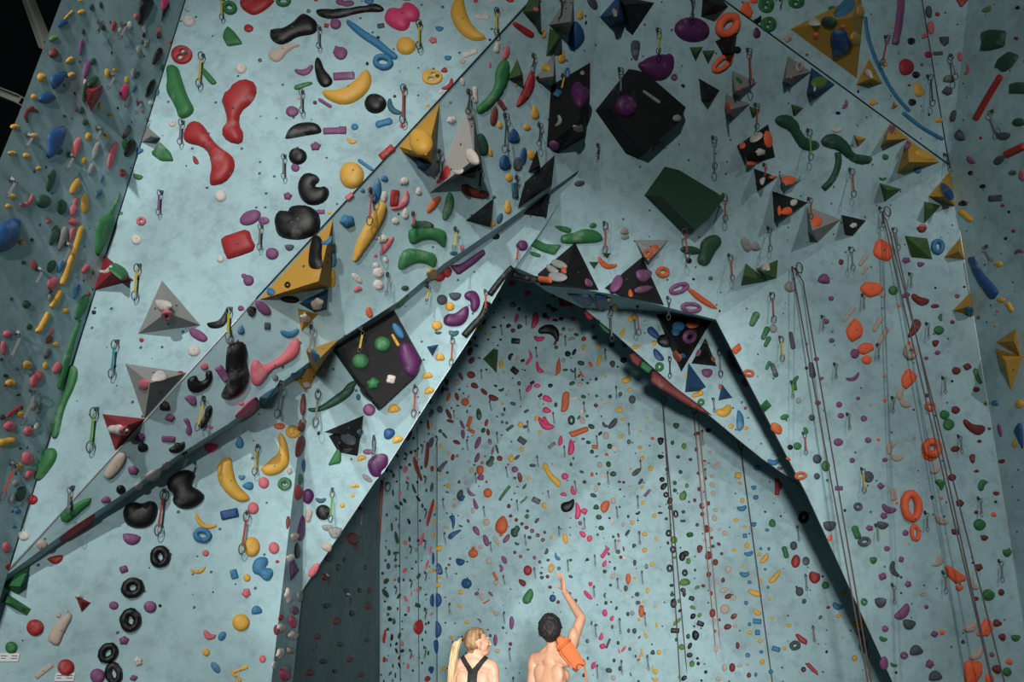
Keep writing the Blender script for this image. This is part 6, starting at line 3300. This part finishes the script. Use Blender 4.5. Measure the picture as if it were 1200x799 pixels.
# ------------------------------------------------------------------ ropes, seams, beams
def rope_mat(name, a, b):
    m, nt, bs = new_mat(name)
    L = nt.links.new
    geo = N(nt, 'ShaderNodeNewGeometry')
    w = N(nt, 'ShaderNodeTexWave'); w.inputs['Scale'].default_value = 22; w.bands_direction = 'Z'; w.inputs['Distortion'].default_value = 2
    L(geo.outputs['Position'], w.inputs['Vector'])
    r = N(nt, 'ShaderNodeValToRGB'); r.color_ramp.elements[0].color = (*a, 1); r.color_ramp.elements[1].color = (*b, 1)
    L(w.outputs['Fac'], r.inputs['Fac']); L(r.outputs['Color'], bs.inputs['Base Color'])
    bs.inputs['Roughness'].default_value = .85
    return m
RM = {'brown': rope_mat('brown_rope', C(66, 54, 52), C(104, 86, 80)), 'red': rope_mat('red_rope', C(120, 52, 44), C(160, 84, 70)), 'grey': rope_mat('grey_rope', C(70, 66, 70), C(118, 104, 104)), 'rose': rope_mat('rose_rope', C(130, 88, 80), C(172, 130, 118))}
def strand_pts(p, q, o, hz, n=14):
    a = on_plane(p[0], p[1], o, hz); b = on_plane(q[0], q[1], o, hz)
    d = (b - a)
    k = (a.z - .03) / max(.01, a.z - b.z)
    return [a + d * (k * i / n) for i in range(n + 1)]
def rope(label, mat, anchor, *strands, r=.0075):
    h = hit(*anchor)
    top = h[0] + h[1] * .10
    hz = Vector((EYE.x - top.x, EYE.y - top.y, 0)).normalized()
    root = bpy.data.objects.new('climbing_rope', None); COL.objects.link(root); root.location = top
    tag(root, label, 'rope', 'ropes hanging down the walls')
    S = [strand_pts(p, q, top, hz) for p, q in strands]
    path = S[0][::-1] + ([(S[0][0] + S[1][0]) / 2 + Vector((0, 0, .02))] if len(S) > 1 else []) + (S[1] if len(S) > 1 else [])
    # the rope ends lie coiled down on the floor
    path = [path[0] + Vector((-.25, -.1, 0)), path[0] + Vector((-.08, -.03, 0))] + path + ([path[-1] + Vector((.1, -.06, 0)), path[-1] + Vector((.3, -.1, 0))] if len(S) > 1 else [])
    me = tube_mesh('strand', [p - top for p in path], r, 8)
    o = link('strand', me, RM[mat]); o.parent = root
    for s in S[2:]:
        o = link('strand', tube_mesh('strand', [p - top for p in s], r, 8), RM[mat]); o.parent = root
    c = link('carabiner', carabiner_mesh(.13)); c.parent = root; c.location = (0, 0, -.01)
    record_rope(root, anchor)
    return root
def record_rope(o, px_): pass
rope('double brown rope running down the pale right wall from a two-point anchor', 'brown', (930, 312), ((928, 312), (1017, 799)), ((941, 330), (1021, 799)))
rope('rope of three dark strands down the right wall, crossing the bright orange holds', 'grey', (1034, 250), ((1034, 250), (1162, 799)), ((1040, 262), (1177, 799)), ((1046, 268), (1150, 740)))
rope('brown rope on the back wall beside the column of black and olive holds', 'brown', (777, 470), ((777, 472), (797, 799)), ((779, 500), (806, 799)))
rope('rose rope on the back wall passing the maroon holds below the panel edge', 'rose', (814, 482), ((813, 482), (842, 799)), ((818, 484), (848, 799)))
rope('single dark brown rope past the yellow and blue holds of the back wall', 'brown', (868, 524), ((868, 524), (905, 799)))
rope('red rope hanging at the far end of the dark recess', 'red', (449, 570), ((447, 562), (430, 799)), ((449, 566), (434, 799)), r=.013)

def trim(name, pts, mat, r=.007):
    return tag(link(name, tube_mesh(name, pts, r, 6), mat), kind='structure')
M_SEAM = plain('seam_dark', C(28, 32, 34), .7)
lerp2 = lambda a, b, t: (a[0] + (b[0] - a[0]) * t, a[1] + (b[1] - a[1]) * t)
trim('trim_1', [P['B'].hit(*lerp2((10, 668), (300, 350), t / 8)) for t in range(9)], M_TRIM)
trim('trim_2', [P['B'].hit(*lerp2((300, 350), (718, -104), t / 8)) for t in range(9)], M_SEAM, .006)
trim('trim_3', [P['H'].hit(*lerp2((1112, 193), (1245, 1010), t / 8)) for t in range(9)], M_TRIM, .007)
trim('trim_4', [P['I'].hit(*lerp2((718, -95), (1112, 193), t / 8)) for t in range(9)], M_SEAM, .009)
trim('trim_5', [P['J'].hit(*lerp2((1038, -260), (1112, 193), t / 8)) for t in range(9)], M_SEAM, .009)
trim('trim_6', [P['A2'].hit(*lerp2((10, 668), (217, 0), t / 8)) for t in range(9)], M_SEAM, .008)
trim('trim_7', [P['F'].hit(*p) for p in FE], M_TRIM, .003)
trim('trim_8', [P['H'].hit(*p) for p in HE], M_SEAM, .007)
trim('trim_9', [P['L'].hit(*p) for p in LE], M_SEAM, .006)
for i, (a, b) in enumerate((((468, 540), (469, 799)), ((489, 500), (491, 799)))):
    trim('trim_%d' % (10 + i), [P['G1'].hit(*a), P['G1'].hit(*b)], M_SEAM, .006)
trim('trim_12', [P['G1'].hit(512, 515), P['G1'].hit(512, 799)], M_SEAM, .008)
# steel beams in the dark roof space beside the left wall
M_BEAM = plain('roof_beam_paint', C(120, 122, 116), .6)
def beam(label, p, q, w):
    a, b = p, q
    d = (b - a).normalized(); u = d.cross(Vector((0, 0, 1))).normalized(); v = u.cross(d)
    # an I-section
    prof = [(-1, -1), (1, -1), (1, -.75), (.15, -.75), (.15, .75), (1, .75), (1, 1), (-1, 1), (-1, .75), (-.15, .75), (-.15, -.75), (-1, -.75)]
    vs = [c + u * x * w + v * y * w for c in (a, b) for x, y in prof]
    n = 12
    fs = [(i, (i + 1) % n, n + (i + 1) % n, n + i) for i in range(n)] + [tuple(range(n))[::-1], tuple(range(n, 2 * n))]
    o = link('roof_beam', mesh_from('roof_beam', vs, fs, False), M_BEAM)
    tag(o, label, 'beam', 'beams in the roof space')
beam('pale roof beam slanting down to the top of the left wall, nearer the top', at(30, -10, 7.6), at(54, 54, 6.4), .04)
beam('short pale roof beam meeting the left wall lower down, at the edge', at(-30, 96, 7.0), at(23, 117, 6.2), .035)
# route cards under two holds at the bottom of the lower wall
M_CARD = plain('card_white', C(206, 210, 210), .7); M_PRINT = plain('card_print', C(90, 94, 98), .8)
def card(label, u, v, w, h):
    o0 = P['D'].hit(u, v); n = P['D'].n; e1, e2 = frame(n)
    s = depth_of(o0) / F
    bm = bmesh.new()
    bmesh.ops.create_cube(bm, size=1, matrix=Matrix.Diagonal((w * s, h * s, .004, 1)))
    bmesh.ops.bevel(bm, geom=bm.edges[:], offset=.001, segments=1, affect='EDGES')
    me = bpy.data.meshes.new('route_card'); bm.to_mesh(me); bm.free()
    o = link('route_card', me, M_CARD)
    M4 = Matrix((e1, e2, n)).transposed().to_4x4(); M4.translation = o0 + n * .006
    o.matrix_world = M4
    tag(o, label, 'card')
    for k, (x, y, ww) in enumerate(((-.28, .18, .32), (.26, .18, .3), (-.28, -.12, .24), (.26, -.12, .34))):
        b2 = bmesh.new(); bmesh.ops.create_cube(b2, size=1, matrix=Matrix.Translation((x * w * s, y * h * s, .0026)) @ Matrix.Diagonal((ww * w * s, h * s * .1, .0012, 1)))
        m2 = bpy.data.meshes.new('printed_line'); b2.to_mesh(m2); b2.free()
        c = link('printed_line', m2, M_PRINT); c.parent = o
card('small white card stuck under the green ball hold near the floor', 11, 770, 20, 9)
card('small white card stuck under the red ball hold near the floor', 76, 793, 20, 9)
# ------------------------------------------------------------------ floor, ceiling
def box_plane(name, pts, mat):
    me = mesh_from(name, pts, [tuple(range(len(pts)))], False)
    return tag(link(name, me, mat), kind='structure')
M_FLOOR = plain('rubber_floor', C(74, 78, 82), .8)
M_CEIL = plain('dark_ceiling', C(18, 19, 20), .9)
box_plane('floor', [Vector((-14, -16, 0)), Vector((16, -16, 0)), Vector((16, 16, 0)), Vector((-14, 16, 0))], M_FLOOR)
box_plane('ceiling', [Vector((-14, -16, 12.5)), Vector((-14, 16, 12.5)), Vector((16, 16, 12.5)), Vector((16, -16, 12.5))], M_CEIL)
# ------------------------------------------------------------------ light
def spot(name, loc, aim, energy, col=(1, 1, 1), size=60, blend=.3, radius=.15):
    d = bpy.data.lights.new(name, 'SPOT')
    d.energy = energy; d.color = col; d.spot_size = math.radians(size); d.spot_blend = blend; d.shadow_soft_size = radius
    o = bpy.data.objects.new(name, d); COL.objects.link(o)
    o.location = loc
    o.rotation_euler = (Vector(aim) - Vector(loc)).to_track_quat('-Z', 'Y').to_euler()
    return o
spot('floodlight_high', (-2.8, -4.0, 8.0), (-2.0, 7.0, 2.0), 2700, (1, .98, .95), 54, .8, .12)
spot('fill_light_wide', (-1.6, -8.0, 3.4), (0.4, 8.0, 4.6), 2450, (1, .98, .95), 75, .6, .15)  # added frontal fill, not a lamp of the hall; lifts all the walls
spot('floodlight_low', (0.3, -2.5, 1.8), (0.8, 11.3, 2.8), 4100, (1, .98, .95), 42, 1.0, .28)
spot('floodlight_right', (6.5, -3.0, 8.0), (5.0, 8.8, 3.4), 1200, (1, .98, .95), 46, .8, .12)
w = bpy.data.worlds.new('hall'); sc.world = w; w.use_nodes = True
w.node_tree.nodes['Background'].inputs['Color'].default_value = (.42, .60, .64, 1)
w.node_tree.nodes['Background'].inputs['Strength'].default_value = .11
sc.view_settings.view_transform = 'Standard'
sc.view_settings.look = 'None'
sc.view_settings.gamma = 1
sc.view_settings.use_curve_mapping = False
sc.view_settings.exposure = 0.0
sc.cycles.max_bounces = 6
sc.cycles.use_denoising = True
# ------------------------------------------------------------------ which one is which
WALLP = {'A1': 'left side wall', 'A2': 'left side wall', 'B': 'pale leaning wall', 'C': 'shaded overhang', 'D': 'lower left wall', 'E': 'narrow corner', 'F': 'arch face', 'I': 'upper wall', 'J': 'upper right wall',
         'H': 'right wall', 'L': 'arch side panel', 'M1': 'far right wall', 'M2': 'far right wall', 'M3': 'far right wall', 'K': 'dark recess', 'S': 'overhang lip'}
def wallp(k): return 'back wall' if k[0] == 'G' else WALLP.get(k, 'wall')
def colour(t): return PAL[t['c']][0] if t['c'] in PAL else t['c']
ORD = ['', 'second', 'third', 'fourth', 'fifth', 'sixth', 'seventh', 'eighth', 'ninth', 'tenth', 'eleventh', 'twelfth', 'thirteenth', 'fourteenth', 'fifteenth', 'sixteenth', 'seventeenth', 'eighteenth', 'nineteenth', 'twentieth']
def sizew(t):
    s = t['size']
    if t['kind'] == 'quickdraw': return ''
    return 'tiny' if s < 5 else 'small' if s < 10 else 'medium' if s < 19 else 'large' if s < 40 else 'huge'
# the smallest of a very common kind go into one object
bykind = {}
for t in THINGS: bykind.setdefault(t['kind'], []).append(t)
drop = []
for k, ts in bykind.items():
    if len(ts) > 300:
        ts.sort(key=lambda t: -t['area'])
        drop += ts[300:]
drop += [t for t in THINGS if t['kind'] not in ('quickdraw', 'climbing_volume') and t['area'] < 5 and t not in drop]
if drop:
    bm = bmesh.new(); mats = []
    for t in drop:
        o = t['o']
        for c in list(o.children): bpy.data.objects.remove(c)
        m = o.data.materials[0]
        if m not in mats: mats.append(m)
        n0 = len(bm.faces); v0 = len(bm.verts)
        bm.from_mesh(o.data)
        bm.verts.ensure_lookup_table(); bm.faces.ensure_lookup_table()
        for v in bm.verts[v0:]: v.co += o.location
        for f in bm.faces[n0:]: f.material_index = mats.index(m); f.smooth = True
        bpy.data.objects.remove(o)
    me = bpy.data.meshes.new('foot_chips'); bm.to_mesh(me); bm.free()
    for m in mats: me.materials.append(m)
    tag(link('foot_chips', me), 'tiny round foot chips of many colours dotted all over the walls', 'climbing holds', None, 'stuff')
ids = {id(t) for t in drop}
THINGS = [t for t in THINGS if id(t) not in ids]
for t in THINGS:
    t['wp'] = wallp(t['wall']); t['cn'] = colour(t); t['sz'] = sizew(t)
    if t['kind'] == 'quickdraw': t['base'] = 'quickdraw with ' + t['cn'] + ' sling'
    else: t['base'] = t['cn'] + ' ' + t['shape']
# landmarks: the largest things of each wall, each with a phrase of its own
LM = []
walls = {}
for t in THINGS: walls.setdefault(t['wp'], []).append(t)
for w, ts in walls.items():
    c = sorted([t for t in ts if t['kind'] != 'quickdraw'], key=lambda t: -t['area'])
    LM += c[:(60 if w == 'back wall' else 34)]
def uniq(ts, f):
    d = {}
    for t in ts: d.setdefault(f(t), []).append(t)
    return d
for ph, ts in uniq(LM, lambda t: t['base']).items():
    if len(ts) == 1: ts[0]['ph'] = ph; continue
    for ph2, us in uniq(ts, lambda t: ph + ' on the ' + t['wp']).items():
        if len(us) == 1: us[0]['ph'] = ph2; continue
        big = sorted(us, key=lambda t: -t['area'])
        if len(us) == 2 and big[0]['area'] > 1.6 * big[1]['area']:
            big[0]['ph'] = 'larger ' + ph2; big[1]['ph'] = 'smaller ' + ph2; continue
        us.sort(key=lambda t: t['y'])
        for i, t in enumerate(us):
            t['ph'] = ('topmost ' if i == 0 else 'lowest ' if i == len(us) - 1 else ORD[i] + ' highest ') + ph2
USED = {}
def nw(s): return len(s.split())
def claim(t, s):
    if nw(s) > 16 or nw(s) < 4 or s.lower() in USED: return False
    USED[s.lower()] = t; t['o']['label'] = s; return True
def rel(t, l):
    dx, dy = t['x'] - l['x'], t['y'] - l['y']
    close = math.hypot(dx, dy) < 28 + .6 * l['size']
    j = 'just ' if close else ''
    if abs(dx) > 2.2 * abs(dy): return j + ('right of' if dx > 0 else 'left of')
    if abs(dy) > 2.2 * abs(dx): return j + ('below' if dy > 0 else 'above')
    return j + ('below' if dy > 0 else 'above') + ' and ' + ('right of' if dx > 0 else 'left of')
unq = uniq(LM, lambda t: t['ph'])
LM = [t for t in LM if len(unq[t['ph']]) == 1]
lmids = {id(t) for t in LM}
def near(t, n):
    c = [l for l in LM if l is not t and l['base'] != t['base']]
    c.sort(key=lambda l: math.hypot(l['x'] - t['x'], l['y'] - t['y']) - .3 * l['size'] + (0 if l['wp'] == t['wp'] else 60) + 4 * max(0, nw(l['ph']) - 5))
    return c[:n]
on_vol = {}
for t in THINGS:
    t['onv'] = None
for t in sorted(LM, key=lambda t: -t['area']):
    s = (t['sz'] + ' ' if not t['ph'].startswith(('larger', 'smaller', 'topmost', 'lowest')) and 'highest' not in t['ph'] else '') + t['ph']
    if ' on the ' not in s: s += ' on the ' + t['wp']
    ok = False
    for l in near(t, 4):
        if claim(t, s + ', ' + rel(t, l) + ' the ' + l['base']): ok = True; break
    if not ok: ok = claim(t, s)
rest = [t for t in THINGS if 'label' not in t['o'].keys()]
rest.sort(key=lambda t: -t['area'])
prop = {}
for t in rest:
    b = (t['sz'] + ' ' if t['sz'] else '') + t['base']
    t['cand'] = []
    for l in near(t, 5):
        s = b + ' ' + rel(t, l) + ' the ' + l['ph']
        if ' on the ' not in l['ph'] and nw(s) <= 11: s = b + ' on the ' + t['wp'] + ' ' + rel(t, l) + ' the ' + l['ph']
        if nw(s) <= 16: t['cand'].append((s, l))
count = {}
for t in rest:
    for s, l in t['cand']: count[s.lower()] = count.get(s.lower(), 0) + 1
left = []
for t in rest:
    for s, l in t['cand'][:4]:
        if count[s.lower()] == 1 and claim(t, s): break
    else: left.append(t)
# look-alikes by the same landmark: tell them apart by their order outwards from it
sets = {}
for t in left:
    s, l = t['cand'][0] if t['cand'] else ('', None)
    sets.setdefault((s, id(l)), (l, []))[1].append(t)
for (s, _), (l, ts) in sets.items():
    if l is None:
        for i, t in enumerate(ts): claim(t, ORD[min(i, 19)] + ' ' + t['base'] + ' on the ' + t['wp'])
        continue
    allin = [t for t in rest if any(q[0] == s for q in t['cand'])]
    allin.sort(key=lambda t: math.hypot(t['x'] - l['x'], t['y'] - l['y']))
    for t in ts:
        i = allin.index(t)
        for w in ((ORD[i] + ' nearest ') if i else 'nearest ',):
            if claim(t, w + s): break
        else:
            for s2, l2 in t['cand'][1:]:
                if claim(t, s2): break
            else:
                for q in range(1, 20):
                    if claim(t, ORD[q] + ' ' + t['base'] + ' outwards from the ' + l['ph']): break
for t in THINGS:
    o = t['o']
    o['category'] = {'quickdraw': 'quickdraw', 'climbing_volume': 'climbing volume'}.get(t['kind'], 'climbing hold')
    o['group'] = {'quickdraw': 'quickdraws', 'climbing_volume': 'plywood volumes'}.get(t['kind'], 'climbing holds') + ' on the ' + t['wp']
    if 'label' not in o.keys(): o['label'] = (t['sz'] + ' ' + t['base'] + ' on the ' + t['wp']).strip()
print('LABELS', len(THINGS), len(USED), {k: len(v) for k, v in bykind.items()}, 'merged', len(drop))
for t in THINGS[::97]: print(t['o'].name, '|', t['o']['label'])
